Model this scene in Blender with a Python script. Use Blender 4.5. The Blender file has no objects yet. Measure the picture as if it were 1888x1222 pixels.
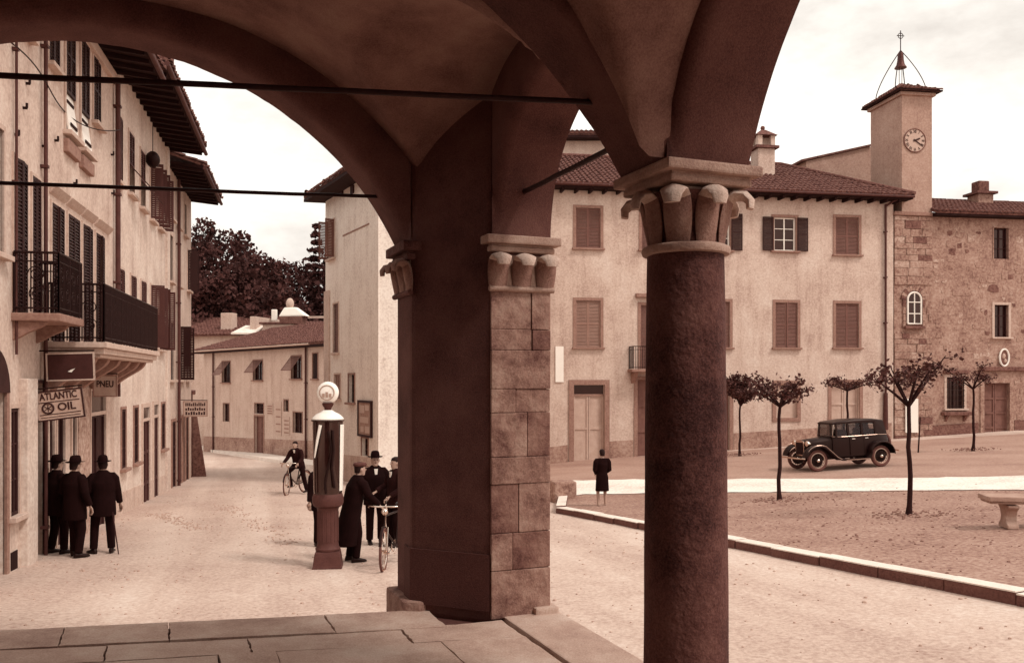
import bpy, bmesh, math, random
from mathutils import Vector, Matrix, noise
R = math.radians
rnd = random.Random(7)
scene = bpy.context.scene
COL = scene.collection

# ------------------------------------------------------------------ camera, sky, sun, exposure
cam_d = bpy.data.cameras.new('camera')
cam = bpy.data.objects.new('camera', cam_d); COL.objects.link(cam)
cam.location = (0, 0, 0); cam.rotation_euler = (R(90), 0, 0)
cam_d.sensor_width = 36; cam_d.lens = 36 * 1600 / 1888
cam_d.shift_y = 89 / 1888
cam_d.clip_start = 0.05; cam_d.clip_end = 2000
scene.camera = cam

SUN_AZ, SUN_EL = R(122), R(52)          # azimuth clockwise from +Y (view direction), from the right
world = bpy.data.worlds.new('World'); scene.world = world; world.use_nodes = True
nt = world.node_tree; nt.nodes.clear()
out = nt.nodes.new('ShaderNodeOutputWorld'); bg = nt.nodes.new('ShaderNodeBackground')
sky = nt.nodes.new('ShaderNodeTexSky'); sky.sky_type = 'NISHITA'; sky.sun_disc = False
sky.sun_elevation = SUN_EL; sky.sun_rotation = SUN_AZ; sky.dust_density = 4; sky.air_density = 1
hs = nt.nodes.new('ShaderNodeHueSaturation'); hs.inputs['Saturation'].default_value = 0.0
hs.inputs['Value'].default_value = 1.25
tint = nt.nodes.new('ShaderNodeMix'); tint.data_type = 'RGBA'; tint.blend_type = 'MULTIPLY'
tint.inputs['Factor'].default_value = 1.0; tint.inputs['B'].default_value = (1.0, .87, .79, 1)
tc = nt.nodes.new('ShaderNodeTexCoord'); mp = nt.nodes.new('ShaderNodeMapping')
mp.inputs['Scale'].default_value = (1.2, 1.2, 2.6); mp.inputs['Location'].default_value = (3.1, 1.7, .4)
nz = nt.nodes.new('ShaderNodeTexNoise'); nz.inputs['Scale'].default_value = 2.6
nz.inputs['Detail'].default_value = 8; nz.inputs['Roughness'].default_value = .58
rp = nt.nodes.new('ShaderNodeMapRange'); rp.inputs['From Min'].default_value = .36; rp.inputs['From Max'].default_value = .58
rp.inputs['To Min'].default_value = .42; rp.inputs['To Max'].default_value = 1
cl = nt.nodes.new('ShaderNodeMix'); cl.data_type = 'RGBA'
cl.inputs['B'].default_value = (13.0, 12.35, 11.4, 1)          # lit cloud, scaled by the background strength below
nt.links.new(sky.outputs[0], hs.inputs['Color']); nt.links.new(hs.outputs[0], tint.inputs['A'])
nt.links.new(tc.outputs['Generated'], mp.inputs[0]); nt.links.new(mp.outputs[0], nz.inputs['Vector'])
nt.links.new(nz.outputs['Fac'], rp.inputs['Value']); nt.links.new(rp.outputs[0], cl.inputs['Factor'])
nt.links.new(tint.outputs['Result'], cl.inputs['A']); nt.links.new(cl.outputs['Result'], bg.inputs['Color'])
bg.inputs['Strength'].default_value = 0.085
nt.links.new(bg.outputs[0], out.inputs['Surface'])

sun_d = bpy.data.lights.new('sun', 'SUN'); sun_d.energy = 1.5; sun_d.angle = R(11); sun_d.color = (1, .95, .88)
sun = bpy.data.objects.new('sun', sun_d); COL.objects.link(sun)
sdir = Vector((math.sin(SUN_AZ) * math.cos(SUN_EL), math.cos(SUN_AZ) * math.cos(SUN_EL), math.sin(SUN_EL)))
sun.rotation_euler = sdir.to_track_quat('Z', 'Y').to_euler()
vs = scene.view_settings
vs.view_transform = 'Standard'; vs.look = 'None'; vs.exposure = 0.32; vs.gamma = 1; vs.use_curve_mapping = False
scene.render.engine = 'CYCLES'

# ------------------------------------------------------------------ helpers
TONE = [(.001, 3.2, 1.05), (.01, 3.2, 1.0), (.03, 2.75, .88), (.1, 2.05, .80), (.2, 1.68, .78), (.3, 1.5, .80), (.5, 1.27, .85), (.85, 1.07, .91), (1, 1.02, .95)]
def tone(v, a=1):
    """sepia print colour of a surface of reflectance v"""
    v = max(.001, min(1, v)); r = b = 1
    for (v0, r0, b0), (v1, r1, b1) in zip(TONE, TONE[1:]):
        if v0 <= v <= v1:
            t = math.log(v / v0) / math.log(v1 / v0); r, b = r0 + (r1 - r0) * t, b0 + (b1 - b0) * t; break
    return (min(1, v * r), v, v * b, a)

MATS = {}
def M(name, v, rough=.88, var=.18, scale=1.2, bump=.25, fine=45, streak=0, spec=.25, metal=0, coat=0, finevar=.10, bscale=None):
    if name in MATS: return MATS[name]
    m = bpy.data.materials.new(name); m.use_nodes = True; t = m.node_tree; N = t.nodes; Lk = t.links
    b = N['Principled BSDF']
    geo = N.new('ShaderNodeNewGeometry')
    n1 = N.new('ShaderNodeTexNoise'); n1.inputs['Scale'].default_value = scale; n1.inputs['Detail'].default_value = 7; n1.inputs['Roughness'].default_value = .62
    n2 = N.new('ShaderNodeTexNoise'); n2.inputs['Scale'].default_value = fine; n2.inputs['Detail'].default_value = 4; n2.inputs['Roughness'].default_value = .7
    Lk.new(geo.outputs['Position'], n1.inputs['Vector']); Lk.new(geo.outputs['Position'], n2.inputs['Vector'])
    r1 = N.new('ShaderNodeMapRange'); r1.inputs['From Min'].default_value = .33; r1.inputs['From Max'].default_value = .67
    r1.inputs['To Min'].default_value = -1; r1.inputs['To Max'].default_value = 1; Lk.new(n1.outputs['Fac'], r1.inputs['Value'])
    r2 = N.new('ShaderNodeMapRange'); r2.inputs['From Min'].default_value = .33; r2.inputs['From Max'].default_value = .67
    r2.inputs['To Min'].default_value = -1; r2.inputs['To Max'].default_value = 1; Lk.new(n2.outputs['Fac'], r2.inputs['Value'])
    a1 = N.new('ShaderNodeMath'); a1.operation = 'MULTIPLY'; a1.inputs[1].default_value = var; Lk.new(r1.outputs[0], a1.inputs[0])
    a2 = N.new('ShaderNodeMath'); a2.operation = 'MULTIPLY_ADD'; a2.inputs[1].default_value = finevar * 1.35; Lk.new(r2.outputs[0], a2.inputs[0]); Lk.new(a1.outputs[0], a2.inputs[2])
    last = a2
    if streak:
        mpn = N.new('ShaderNodeMapping'); mpn.inputs['Scale'].default_value = (1.6, 1.6, .16); Lk.new(geo.outputs['Position'], mpn.inputs[0])
        n3 = N.new('ShaderNodeTexNoise'); n3.inputs['Scale'].default_value = 1.5; n3.inputs['Detail'].default_value = 6; n3.inputs['Roughness'].default_value = .65
        Lk.new(mpn.outputs[0], n3.inputs['Vector'])
        r3 = N.new('ShaderNodeMapRange'); r3.inputs['From Min'].default_value = .48; r3.inputs['From Max'].default_value = .75
        r3.inputs['To Min'].default_value = 0; r3.inputs['To Max'].default_value = -streak; Lk.new(n3.outputs['Fac'], r3.inputs['Value'])
        ad = N.new('ShaderNodeMath'); ad.operation = 'ADD'; Lk.new(a2.outputs[0], ad.inputs[0]); Lk.new(r3.outputs[0], ad.inputs[1]); last = ad
    ap = N.new('ShaderNodeMath'); ap.operation = 'ADD'; ap.inputs[1].default_value = 1; Lk.new(last.outputs[0], ap.inputs[0])
    # gentle contrast curve between a dark, the mid and a light tone of the same surface
    ramp = N.new('ShaderNodeValToRGB'); e = ramp.color_ramp.elements
    e[0].position = 0; e[0].color = tone(v * .25); e[1].position = 1; e[1].color = tone(min(.95, v * 1.75))
    mid = e.new(.5); mid.color = tone(v)
    hf = N.new('ShaderNodeMath'); hf.operation = 'MULTIPLY'; hf.inputs[1].default_value = .5; Lk.new(ap.outputs[0], hf.inputs[0])
    Lk.new(hf.outputs[0], ramp.inputs[0]); Lk.new(ramp.outputs[0], b.inputs['Base Color'])
    b.inputs['Roughness'].default_value = rough; b.inputs['Specular IOR Level'].default_value = spec; b.inputs['Metallic'].default_value = metal
    b.inputs['Coat Weight'].default_value = coat; b.inputs['Specular Tint'].default_value = (1, .72, .62, 1); b.inputs['Coat Tint'].default_value = (1, .8, .7, 1)
    if bump:
        nb = n2
        if bscale:
            nb = N.new('ShaderNodeTexNoise'); nb.inputs['Scale'].default_value = bscale; nb.inputs['Detail'].default_value = 5; Lk.new(geo.outputs['Position'], nb.inputs['Vector'])
        bp = N.new('ShaderNodeBump'); bp.inputs['Strength'].default_value = bump; bp.inputs['Distance'].default_value = .02
        Lk.new(nb.outputs['Fac'], bp.inputs['Height']); Lk.new(bp.outputs[0], b.inputs['Normal'])
    MATS[name] = m
    return m

def glass_mat(name, v=.01, alpha=.35):
    if name in MATS: return MATS[name]
    m = bpy.data.materials.new(name); m.use_nodes = True; t = m.node_tree; b = t.nodes['Principled BSDF']
    b.inputs['Base Color'].default_value = tone(v); b.inputs['Roughness'].default_value = .08; b.inputs['Alpha'].default_value = alpha
    MATS[name] = m; return m

# surfaces
M('street', 0.43, var=0.16, scale=0.4, bump=.5, fine=17, finevar=0.22)
M('gravel', 0.205, var=0.2, scale=.7, bump=.6, fine=15, finevar=0.5)
M('path', 0.72, var=0.2, scale=.9, bump=.3, fine=14, finevar=0.3)
M('road', 0.24, var=0.18, scale=.5, bump=.4, fine=13, finevar=0.22)
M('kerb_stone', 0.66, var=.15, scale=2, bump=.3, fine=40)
M('plaster_pale', 0.46, var=0.2, scale=.9, bump=.2, streak=0.32, fine=13, finevar=0.2)
M('plaster_mid', 0.43, var=0.2, scale=.8, bump=.2, streak=0.4, fine=13, finevar=0.2)
M('plaster_bright', 0.52, var=0.2, scale=.9, bump=.2, streak=0.32, fine=13, finevar=0.2)
M('plaster_far', 0.41, var=0.16, scale=.7, bump=.2, streak=0.32, fine=13, finevar=0.2)
M('plaster_central', 0.7, var=0.16, scale=.9, bump=.2, streak=0.32, fine=13, finevar=0.2)
M('plaster_old', 0.22, var=0.38, scale=1.1, bump=.5, streak=0.3, fine=9, finevar=0.36)
M('plaster_tower', .26, var=0.18, scale=1.2, bump=.3, streak=.2, fine=12, finevar=0.22)
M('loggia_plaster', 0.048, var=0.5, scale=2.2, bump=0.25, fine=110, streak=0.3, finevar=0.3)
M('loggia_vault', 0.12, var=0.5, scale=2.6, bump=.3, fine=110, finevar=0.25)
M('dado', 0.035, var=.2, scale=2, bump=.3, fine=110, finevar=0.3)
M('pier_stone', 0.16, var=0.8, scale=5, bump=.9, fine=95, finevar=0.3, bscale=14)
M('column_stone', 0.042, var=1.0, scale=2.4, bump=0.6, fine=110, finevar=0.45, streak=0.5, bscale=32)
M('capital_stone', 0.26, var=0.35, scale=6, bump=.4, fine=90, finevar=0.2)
M('pier_stone_dark', .10, var=.8, scale=5, bump=.9, fine=95, finevar=.3, bscale=14)
M('leaf_body_shade', .15, var=.4, scale=8, bump=.5, fine=90, finevar=.25)  # shade on the leaf bodies put into the colour
M('leaf_tip_lit', .37, var=.25, scale=9, bump=.4, fine=90, finevar=.2)  # light on the curled tips put into the colour
M('flagstone', 0.31, var=0.4, scale=2.2, bump=.6, fine=90, finevar=0.22, bscale=9)
M('joint', .04, bump=.3)
M('frame_stone', 0.17, var=.15, scale=2, fine=14, finevar=0.25)
M('frame_pale', .40, var=.12, scale=2, fine=14, finevar=0.15)
M('stone_mid', 0.2, var=0.35, scale=2.5, bump=.7, fine=10, finevar=0.4)
M('stone_dark', .085, var=0.35, scale=2.5, bump=.7, fine=10, finevar=0.4)
M('stone_light', 0.28, var=0.35, scale=2.5, bump=.7, fine=10, finevar=0.4)
M('louvre_dark', .009, rough=.6, var=.2, fine=30)
M('louvre_mid', 0.085, rough=.7, var=.2, fine=30)
M('louvre_brown', 0.024, rough=.7, var=.25, fine=30)
M('louvre_grey', 0.17, rough=.7, var=.15, fine=30)
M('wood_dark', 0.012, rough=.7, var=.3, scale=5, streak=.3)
M('wood_mid', .09, rough=.7, var=.25, scale=5, streak=.3)
M('wood_pale', .36, rough=.7, var=.15, scale=4, streak=.25)
M('white_paint', .82, rough=.5, var=.05, scale=3, bump=.1)
M('iron', .005, rough=.55, var=.3, scale=12, bump=.2, metal=.3)
M('iron_rod', .008, rough=.6, var=.35, scale=9, bump=.3)
M('lead_pipe', .03, rough=.6, var=.3, scale=6)
M('tile', 0.06, rough=.9, var=0.55, scale=5, bump=.5, fine=12, finevar=0.6)
M('eave_wood', .006, rough=.9, var=.3, scale=3)
M('hollow_black', .006, rough=1, bump=0)  # flat black standing in for the dark of hollows and gaps
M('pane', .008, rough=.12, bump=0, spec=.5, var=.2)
M('sign_pale', .34, rough=.45, var=.15, scale=5, bump=.1)
M('sign_dark', .02, rough=.5, var=.3, scale=5, bump=.1)
M('letter', .012, rough=.6, bump=0)
M('bark', .008, rough=.95, var=.35, scale=12, bump=.8, fine=40)
M('leaf_young', 0.028, rough=.7, var=.5, scale=6, bump=0, finevar=.3)
M('leaf_wood', 0.021, rough=.8, var=0.7, scale=.5, bump=0, finevar=.4, fine=6)
M('leaf_fir', 0.014, rough=.8, var=.4, scale=.6, bump=0, finevar=.3, fine=6)
M('cloth_black', 0.0035, spec=.08, rough=.95, var=.3, scale=8, bump=.3, fine=120)
M('cloth_dark', 0.007, spec=.08, rough=.95, var=.3, scale=8, bump=.3, fine=120)
M('cloth_grey', .10, rough=.95, var=.25, scale=8, bump=.3, fine=120)
M('cloth_tweed', 0.04, rough=.95, var=.35, scale=20, bump=.3, fine=160)
M('shirt', .72, rough=.9, var=.05)
M('skin', .27, rough=.6, var=.08, scale=8, bump=.1)
M('hair', .004, rough=.7, var=.3, scale=20)
M('leather', .003, rough=.45, var=.2)
M('rubber', 0.05, rough=.8, var=.25, scale=6, bump=.2)
M('car_paint', 0.004, rough=0.35, bump=0, spec=0.25, coat=0.0, var=.1)
M('car_trim', .30, rough=.3, bump=0, metal=.8)
M('chrome', .60, rough=.15, bump=0, metal=1, var=.05)
M('pump_dark', 0.006, rough=0.15, bump=0, spec=.6, coat=.5, var=.2)
M('pump_base', 0.034, rough=.6, var=.25, scale=6, bump=.2, fine=60, finevar=0.2)
M('enamel', .85, rough=.22, bump=0, spec=.5, var=.04)
M('globe_glass', .88, rough=.12, bump=0, spec=.5, var=.02)
M('globe_mark', .30, rough=.4, bump=0)
M('bench_stone', 0.25, var=.3, scale=4, bump=.5, fine=40)
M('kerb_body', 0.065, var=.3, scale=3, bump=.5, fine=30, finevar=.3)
M('cobble', .34, var=.2, scale=2, fine=30)
M('soil', 0.13, var=.3, scale=4, bump=.7, finevar=0.4)
M('bronze', .03, rough=.5, metal=.4, var=.3, scale=8)
M('clock_white', .36, rough=.6, var=.1)
M('poster', .22, rough=.8, var=.35, scale=7, bump=0)
M('hill_grass', .03, var=.4, scale=.2)

def rutted(name, direction, amount, sc):
    t = MATS[name].node_tree; N = t.nodes; Lk = t.links; ramp = next(n for n in N if n.type == 'VALTORGB'); src = ramp.inputs[0].links[0].from_socket
    geo = N.new('ShaderNodeNewGeometry'); mpn = N.new('ShaderNodeMapping'); mpn.vector_type = 'TEXTURE'; mpn.inputs['Rotation'].default_value = (0, 0, direction); mpn.inputs['Scale'].default_value = (1, 14, 1)
    nz_ = N.new('ShaderNodeTexNoise'); nz_.inputs['Scale'].default_value = sc; nz_.inputs['Detail'].default_value = 6; nz_.inputs['Roughness'].default_value = .6; nz_.inputs['Distortion'].default_value = .25
    Lk.new(geo.outputs['Position'], mpn.inputs[0]); Lk.new(mpn.outputs[0], nz_.inputs['Vector'])
    mr = N.new('ShaderNodeMapRange'); mr.inputs['From Min'].default_value = .4; mr.inputs['From Max'].default_value = .62; mr.inputs['To Min'].default_value = -amount; mr.inputs['To Max'].default_value = amount * .4
    Lk.new(nz_.outputs['Fac'], mr.inputs['Value'])
    # patchy stains
    n4 = N.new('ShaderNodeTexNoise'); n4.inputs['Scale'].default_value = .9; n4.inputs['Detail'].default_value = 9; n4.inputs['Roughness'].default_value = .72; Lk.new(geo.outputs['Position'], n4.inputs['Vector'])
    m4 = N.new('ShaderNodeMapRange'); m4.inputs['From Min'].default_value = .55; m4.inputs['From Max'].default_value = .7; m4.inputs['To Max'].default_value = -amount * .9; Lk.new(n4.outputs['Fac'], m4.inputs['Value'])
    ad = N.new('ShaderNodeMath'); ad.operation = 'ADD'; Lk.new(src, ad.inputs[0]); Lk.new(mr.outputs[0], ad.inputs[1])
    a2 = N.new('ShaderNodeMath'); a2.operation = 'ADD'; Lk.new(ad.outputs[0], a2.inputs[0]); Lk.new(m4.outputs[0], a2.inputs[1]); Lk.new(a2.outputs[0], ramp.inputs[0])
rutted('street', R(17), .11, .9); rutted('gravel', R(60), .08, .7); rutted('road', R(62), .08, .8); rutted('path', R(62), .06, .8)

class MB:
    def __init__(s): s.v = []; s.f = []; s.mi = []; s.cur = 0
    def quad(s, *p):
        n = len(s.v); s.v += [tuple(q) for q in p]; s.f.append(tuple(range(n, n + len(p)))); s.mi.append(s.cur)
    def hexa(s, p):      # 8 points: bottom loop 0-3, top loop 4-7
        n = len(s.v); s.v += [tuple(q) for q in p]
        for f in ((3, 2, 1, 0), (4, 5, 6, 7), (0, 1, 5, 4), (1, 2, 6, 5), (2, 3, 7, 6), (3, 0, 4, 7)):
            s.f.append(tuple(n + i for i in f)); s.mi.append(s.cur)
    def box(s, x0, x1, y0, y1, z0, z1, F=None):
        F = F or (lambda a, b, c: (a, b, c))
        s.hexa([F(x0, y0, z0), F(x1, y0, z0), F(x1, y1, z0), F(x0, y1, z0), F(x0, y0, z1), F(x1, y0, z1), F(x1, y1, z1), F(x0, y1, z1)])
    def prism(s, pts, z0, z1, F=None):
        F = F or (lambda a, b, c: (a, b, c)); n = len(s.v); k = len(pts)
        s.v += [tuple(F(x, y, z0)) for x, y in pts] + [tuple(F(x, y, z1)) for x, y in pts]
        s.f.append(tuple(n + i for i in range(k))[::-1]); s.f.append(tuple(n + k + i for i in range(k))); s.mi += [s.cur] * 2
        for i in range(k):
            j = (i + 1) % k; s.f.append((n + i, n + j, n + k + j, n + k + i)); s.mi.append(s.cur)
    def tube(s, pts, r, n=8, cap=True, flat=1.0):
        pts = [Vector(p) for p in pts]; rs = r if isinstance(r, (list, tuple)) else [r] * len(pts)
        up = Vector((0, 0, 1)); base = len(s.v); prev = None
        for i, p in enumerate(pts):
            d = (pts[min(i + 1, len(pts) - 1)] - pts[max(i - 1, 0)])
            if d.length < 1e-9: d = Vector((0, 0, 1))
            d.normalize()
            if prev is None:
                a = d.cross(up)
                if a.length < .05: a = d.cross(Vector((1, 0, 0)))
                a.normalize()
            else:
                a = prev - d * prev.dot(d)
                if a.length < 1e-6: a = d.cross(up)
                a.normalize()
            prev = a; b = d.cross(a)
            for k in range(n):
                t = 2 * math.pi * k / n
                s.v.append(tuple(p + (a * math.cos(t) + b * math.sin(t) * flat) * rs[i]))
        m = len(pts)
        for i in range(m - 1):
            for k in range(n):
                k2 = (k + 1) % n
                s.f.append((base + i * n + k, base + i * n + k2, base + (i + 1) * n + k2, base + (i + 1) * n + k)); s.mi.append(s.cur)
        if cap:
            s.f.append(tuple(base + k for k in range(n))[::-1]); s.f.append(tuple(base + (m - 1) * n + k for k in range(n))); s.mi += [s.cur] * 2
    def loft(s, rings, cap=True):      # rings: lists of points, same count
        base = len(s.v); n = len(rings[0])
        for r in rings: s.v += [tuple(p) for p in r]
        for i in range(len(rings) - 1):
            for k in range(n):
                k2 = (k + 1) % n
                s.f.append((base + i * n + k, base + i * n + k2, base + (i + 1) * n + k2, base + (i + 1) * n + k)); s.mi.append(s.cur)
        if cap:
            s.f.append(tuple(base + k for k in range(n))[::-1]); s.f.append(tuple(base + (len(rings) - 1) * n + k for k in range(n))); s.mi += [s.cur] * 2
    def ell(s, rings, n=14):            # rings: (cx, cy, cz, rx, ry)
        s.loft([[(cx + rx * math.cos(2 * math.pi * k / n), cy + ry * math.sin(2 * math.pi * k / n), cz) for k in range(n)] for cx, cy, cz, rx, ry in rings])
    def ball(s, c, rx, ry=None, rz=None, n=12, m=8):
        ry = ry or rx; rz = rz or rx
        s.ell([(c[0], c[1], c[2] + rz * math.sin(a), max(1e-4, rx * math.cos(a)), max(1e-4, ry * math.cos(a))) for a in [math.pi * (i / m - .5) * .999 for i in range(m + 1)]], n)
    def lathe(s, prof, c=(0, 0), n=20, F=None, cap=True):
        F = F or (lambda a, b, z: (a, b, z))
        s.loft([[F(c[0] + r * math.cos(2 * math.pi * k / n), c[1] + r * math.sin(2 * math.pi * k / n), z) for k in range(n)] for r, z in prof], cap)
    def mesh(s, name):
        me = bpy.data.meshes.new(name); me.from_pydata(s.v, [], s.f); return me
    def build(s, name, mats, parent=None, smooth=None, kind=None, fixn=True, bevel=0):
        me = s.mesh(name)
        if not isinstance(mats, (list, tuple)): mats = [mats]
        for m in mats: me.materials.append(MATS[m] if isinstance(m, str) else m)
        if len(mats) > 1: me.polygons.foreach_set('material_index', s.mi)
        if fixn or bevel:
            bm = bmesh.new(); bm.from_mesh(me)
            if bevel:
                bmesh.ops.remove_doubles(bm, verts=bm.verts, dist=1e-5)
                bmesh.ops.bevel(bm, geom=[e for e in bm.edges if e.is_manifold and e.calc_face_angle(0) > .5], offset=bevel, segments=2, affect='EDGES', profile=.6)
            if fixn: bmesh.ops.recalc_face_normals(bm, faces=bm.faces)
            bm.to_mesh(me); bm.free()
        if smooth is not None:
            me.polygons.foreach_set('use_smooth', [True] * len(me.polygons)); me.set_sharp_from_angle(angle=R(smooth))
        o = bpy.data.objects.new(name, me); COL.objects.link(o)
        if parent is not None: attach(o, parent)
        if kind: o['kind'] = kind
        return o

def attach(o, p):
    o.parent = p
    o.matrix_parent_inverse = world_of(p).inverted()
def world_of(o):
    return (world_of(o.parent) @ o.matrix_parent_inverse if o.parent else Matrix.Identity(4)) @ o.matrix_basis

def thing(name, label, cat, loc=(0, 0, 0), group=None, rz=0):
    o = bpy.data.objects.new(name, None); COL.objects.link(o); o.empty_display_size = .3
    o.matrix_basis = Matrix.Translation(Vector(loc)) @ Matrix.Rotation(rz, 4, 'Z')
    return tag(o, label, cat, group)
def tag(o, label, cat, group=None):
    o['label'] = label; o['category'] = cat
    if group: o['group'] = group
    return o
def struct(o): o['kind'] = 'structure'; return o
def frame_at(loc, rz=0):
    c, s = math.cos(rz), math.sin(rz)
    return lambda x, y, z: (loc[0] + c * x - s * y, loc[1] + s * x + c * y, loc[2] + z)

def text_part(body, name, size, O, X, Y, mat, parent, depth=.004, align='CENTER', squash=1.0):
    cu = bpy.data.curves.new(name, 'FONT'); cu.body = body; cu.size = size; cu.extrude = depth; cu.align_x = align; cu.align_y = 'CENTER'; cu.offset = size * .018
    t = bpy.data.objects.new(name, cu); COL.objects.link(t)
    dg = bpy.context.evaluated_depsgraph_get(); me = bpy.data.meshes.new_from_object(t.evaluated_get(dg))
    bpy.data.objects.remove(t)
    X = Vector(X).normalized(); Y = Vector(Y).normalized(); Z = X.cross(Y)
    mt = Matrix(((X.x, Y.x, Z.x, O[0]), (X.y, Y.y, Z.y, O[1]), (X.z, Y.z, Z.z, O[2]), (0, 0, 0, 1))) @ Matrix.Diagonal((squash, 1, 1, 1))
    me.transform(mt); me.materials.clear(); me.materials.append(MATS[mat])
    o = bpy.data.objects.new(name, me); COL.objects.link(o); attach(o, parent); return o

# ------------------------------------------------------------------ ground
def smst(a, b, x):
    t = min(1, max(0, (x - a) / (b - a))); return t * t * (3 - 2 * t)
def gz(x, y):
    yy = max(y, 0)
    z = -(2.4 + .044 * min(yy, 62)) + .055 * min(max(0, x), 24)
    return z + .03 * max(0, min(yy, 42) - 25) * smst(-4, 4, x)
def sheet(poly, dz, step=.8, rag=0):
    """a ground-following sheet over a convex quad (4 plan points)"""
    mb = MB(); a, b, c, d = [Vector(p).to_2d() for p in poly]
    nu = max(1, int((b - a).length / step)); nv = max(1, int((d - a).length / step))
    P = [[None] * (nv + 1) for _ in range(nu + 1)]
    for i in range(nu + 1):
        for j in range(nv + 1):
            u, w = i / nu, j / nv
            p = (a * (1 - u) + b * u) * (1 - w) + (d * (1 - u) + c * u) * w
            if rag and j in (0, nv): p = p + Vector((0, rag * noise.noise(Vector((p.x * .9, j, 0))) + rag * .6 * noise.noise(Vector((p.x * 3.1, j, 4)))))
            P[i][j] = (p.x, p.y, gz(p.x, p.y) + dz)
    n = len(mb.v)
    for i in range(nu + 1): mb.v += P[i]
    for i in range(nu):
        for j in range(nv):
            k = n + i * (nv + 1) + j; mb.f.append((k, k + nv + 1, k + nv + 2, k + 1)); mb.mi.append(0)
    return mb

mb = MB()
xs = [-400, -200, -100, -60] + [-40 + i for i in range(81)] + [60, 100, 200, 400]
ys = [-200, -60, -20] + [-8 + i for i in range(81)] + [90, 130, 250, 500, 900]
for x in xs:
    for y in ys: mb.v.append((x, y, gz(x, y) + (.012 * noise.noise(Vector((x * .4, y * .4, 0))) if abs(x) < 40 and y < 72 else 0)))
for i in range(len(xs) - 1):
    for j in range(len(ys) - 1):
        k = i * len(ys) + j; mb.f.append((k, k + len(ys), k + len(ys) + 1, k + 1)); mb.mi.append(0)
struct(mb.build('ground', 'street', smooth=60))
# the raised gravel square: its long kerb runs from beside the column towards the back
KD = Vector((.385, -1)).normalized(); K0 = Vector((1.09, 21.45)); K1 = K0 + KD * 22.5
KN = Vector((-KD.y, KD.x))             # towards the square
def off(p, n, d): return (p.x + KN.x * n + KD.x * d, p.y + KN.y * n + KD.y * d)
sq1 = sheet([off(K0, .2, 0), off(K1, .2, 0), (32, -1), (32, 8)], .085)
sq2 = sheet([off(K0, .2, 0), (32, 8), (32, 10.3), (1.5, 25.3)], .085)
n0 = len(sq1.v); sq1.v += sq2.v; sq1.f += [tuple(i + n0 for i in f) for f in sq2.f]; sq1.mi += sq2.mi
sq = struct(sq1.build('gravel_square', 'gravel', smooth=60))
# pale gravel path along the far edge, and the darker road beyond it
pth = struct(sheet([(.2, 25.9), (34, 9.2), (34, 13.2), (.2, 30.0)], .10, .3, .35).build('pale_path', 'path', smooth=60))
struct(sheet([(.6, 30.0), (34, 13.2), (34, 39.6), (.6, 37.9)], .012, 1).build('road', 'road', smooth=60))
kb = thing('kerb', 'long pale stone kerb edging the gravel square beside the street', 'kerb', (K0.x, K0.y, gz(K0.x, K0.y)))
d = 0; i = 0
while d < 22:
    L = 1.05 + rnd.uniform(-.15, .2); g = .008
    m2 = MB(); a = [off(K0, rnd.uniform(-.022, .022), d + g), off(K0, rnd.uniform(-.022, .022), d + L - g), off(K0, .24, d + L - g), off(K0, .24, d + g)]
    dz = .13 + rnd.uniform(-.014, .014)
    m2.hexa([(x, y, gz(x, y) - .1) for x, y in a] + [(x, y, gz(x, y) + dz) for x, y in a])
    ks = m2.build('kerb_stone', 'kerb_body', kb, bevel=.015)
    m3 = MB(); m3.hexa([(x, y, gz(x, y) + dz + .001) for x, y in a] + [(x, y, gz(x, y) + dz + .02) for x, y in a]); m3.build('pale_top', 'kerb_stone', ks, bevel=.006); d += L  # thin paler slab on top of the darker kerb body
# short return of the kerb at the corner by the pier
for k in range(4):
    a0 = Vector((1.09, 21.45)) + Vector((.08, 1)).normalized() * (k * .95); a1 = a0 + Vector((.08, 1)).normalized() * .93
    m2 = MB(); a = [(a0.x, a0.y), (a1.x, a1.y), (a1.x + .24, a1.y), (a0.x + .24, a0.y)]
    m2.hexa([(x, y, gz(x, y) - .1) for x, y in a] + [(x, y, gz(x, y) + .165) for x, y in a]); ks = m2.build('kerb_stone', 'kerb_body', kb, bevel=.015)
    m3 = MB(); m3.hexa([(x, y, gz(x, y) + .166) for x, y in a] + [(x, y, gz(x, y) + .185) for x, y in a]); m3.build('pale_top', 'kerb_stone', ks, bevel=.006)
# loose stones in the street and the square, too small to pick apart
def pebbles(name, n, mat, region, rmin, rmax, label):
    m2 = MB(); rg = random.Random(len(name) * 7 + n)
    while n:
        x, y = rg.uniform(region[0], region[1]), rg.uniform(region[2], region[3]); side = (x - K0.x) * KN.x + (y - K0.y) * KN.y
        if (side > .3) != (mat == 'soil') or (x + 4.9 + .235 * y < .2): continue
        r = rg.uniform(rmin, rmax) * rg.uniform(.5, 1); z = gz(x, y) + (.085 if mat == 'soil' else 0); n -= 1
        m2.ell([(x, y, z - .01, r, r * .8), (x, y, z + r * .45, r * .8, r * .65), (x, y, z + r * .7, r * .3, r * .25)], 5)
    m2.build(name, mat, kind='stuff')['label'] = label
pebbles('loose_stones', 1500, 'cobble', (-10, 6, 7, 32), .012, .035, 'loose small stones scattered over the street')
pebbles('gravel_stones', 1300, 'soil', (3, 16, 8, 22), .012, .04, 'coarse small stones scattered over the gravel square')
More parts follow.
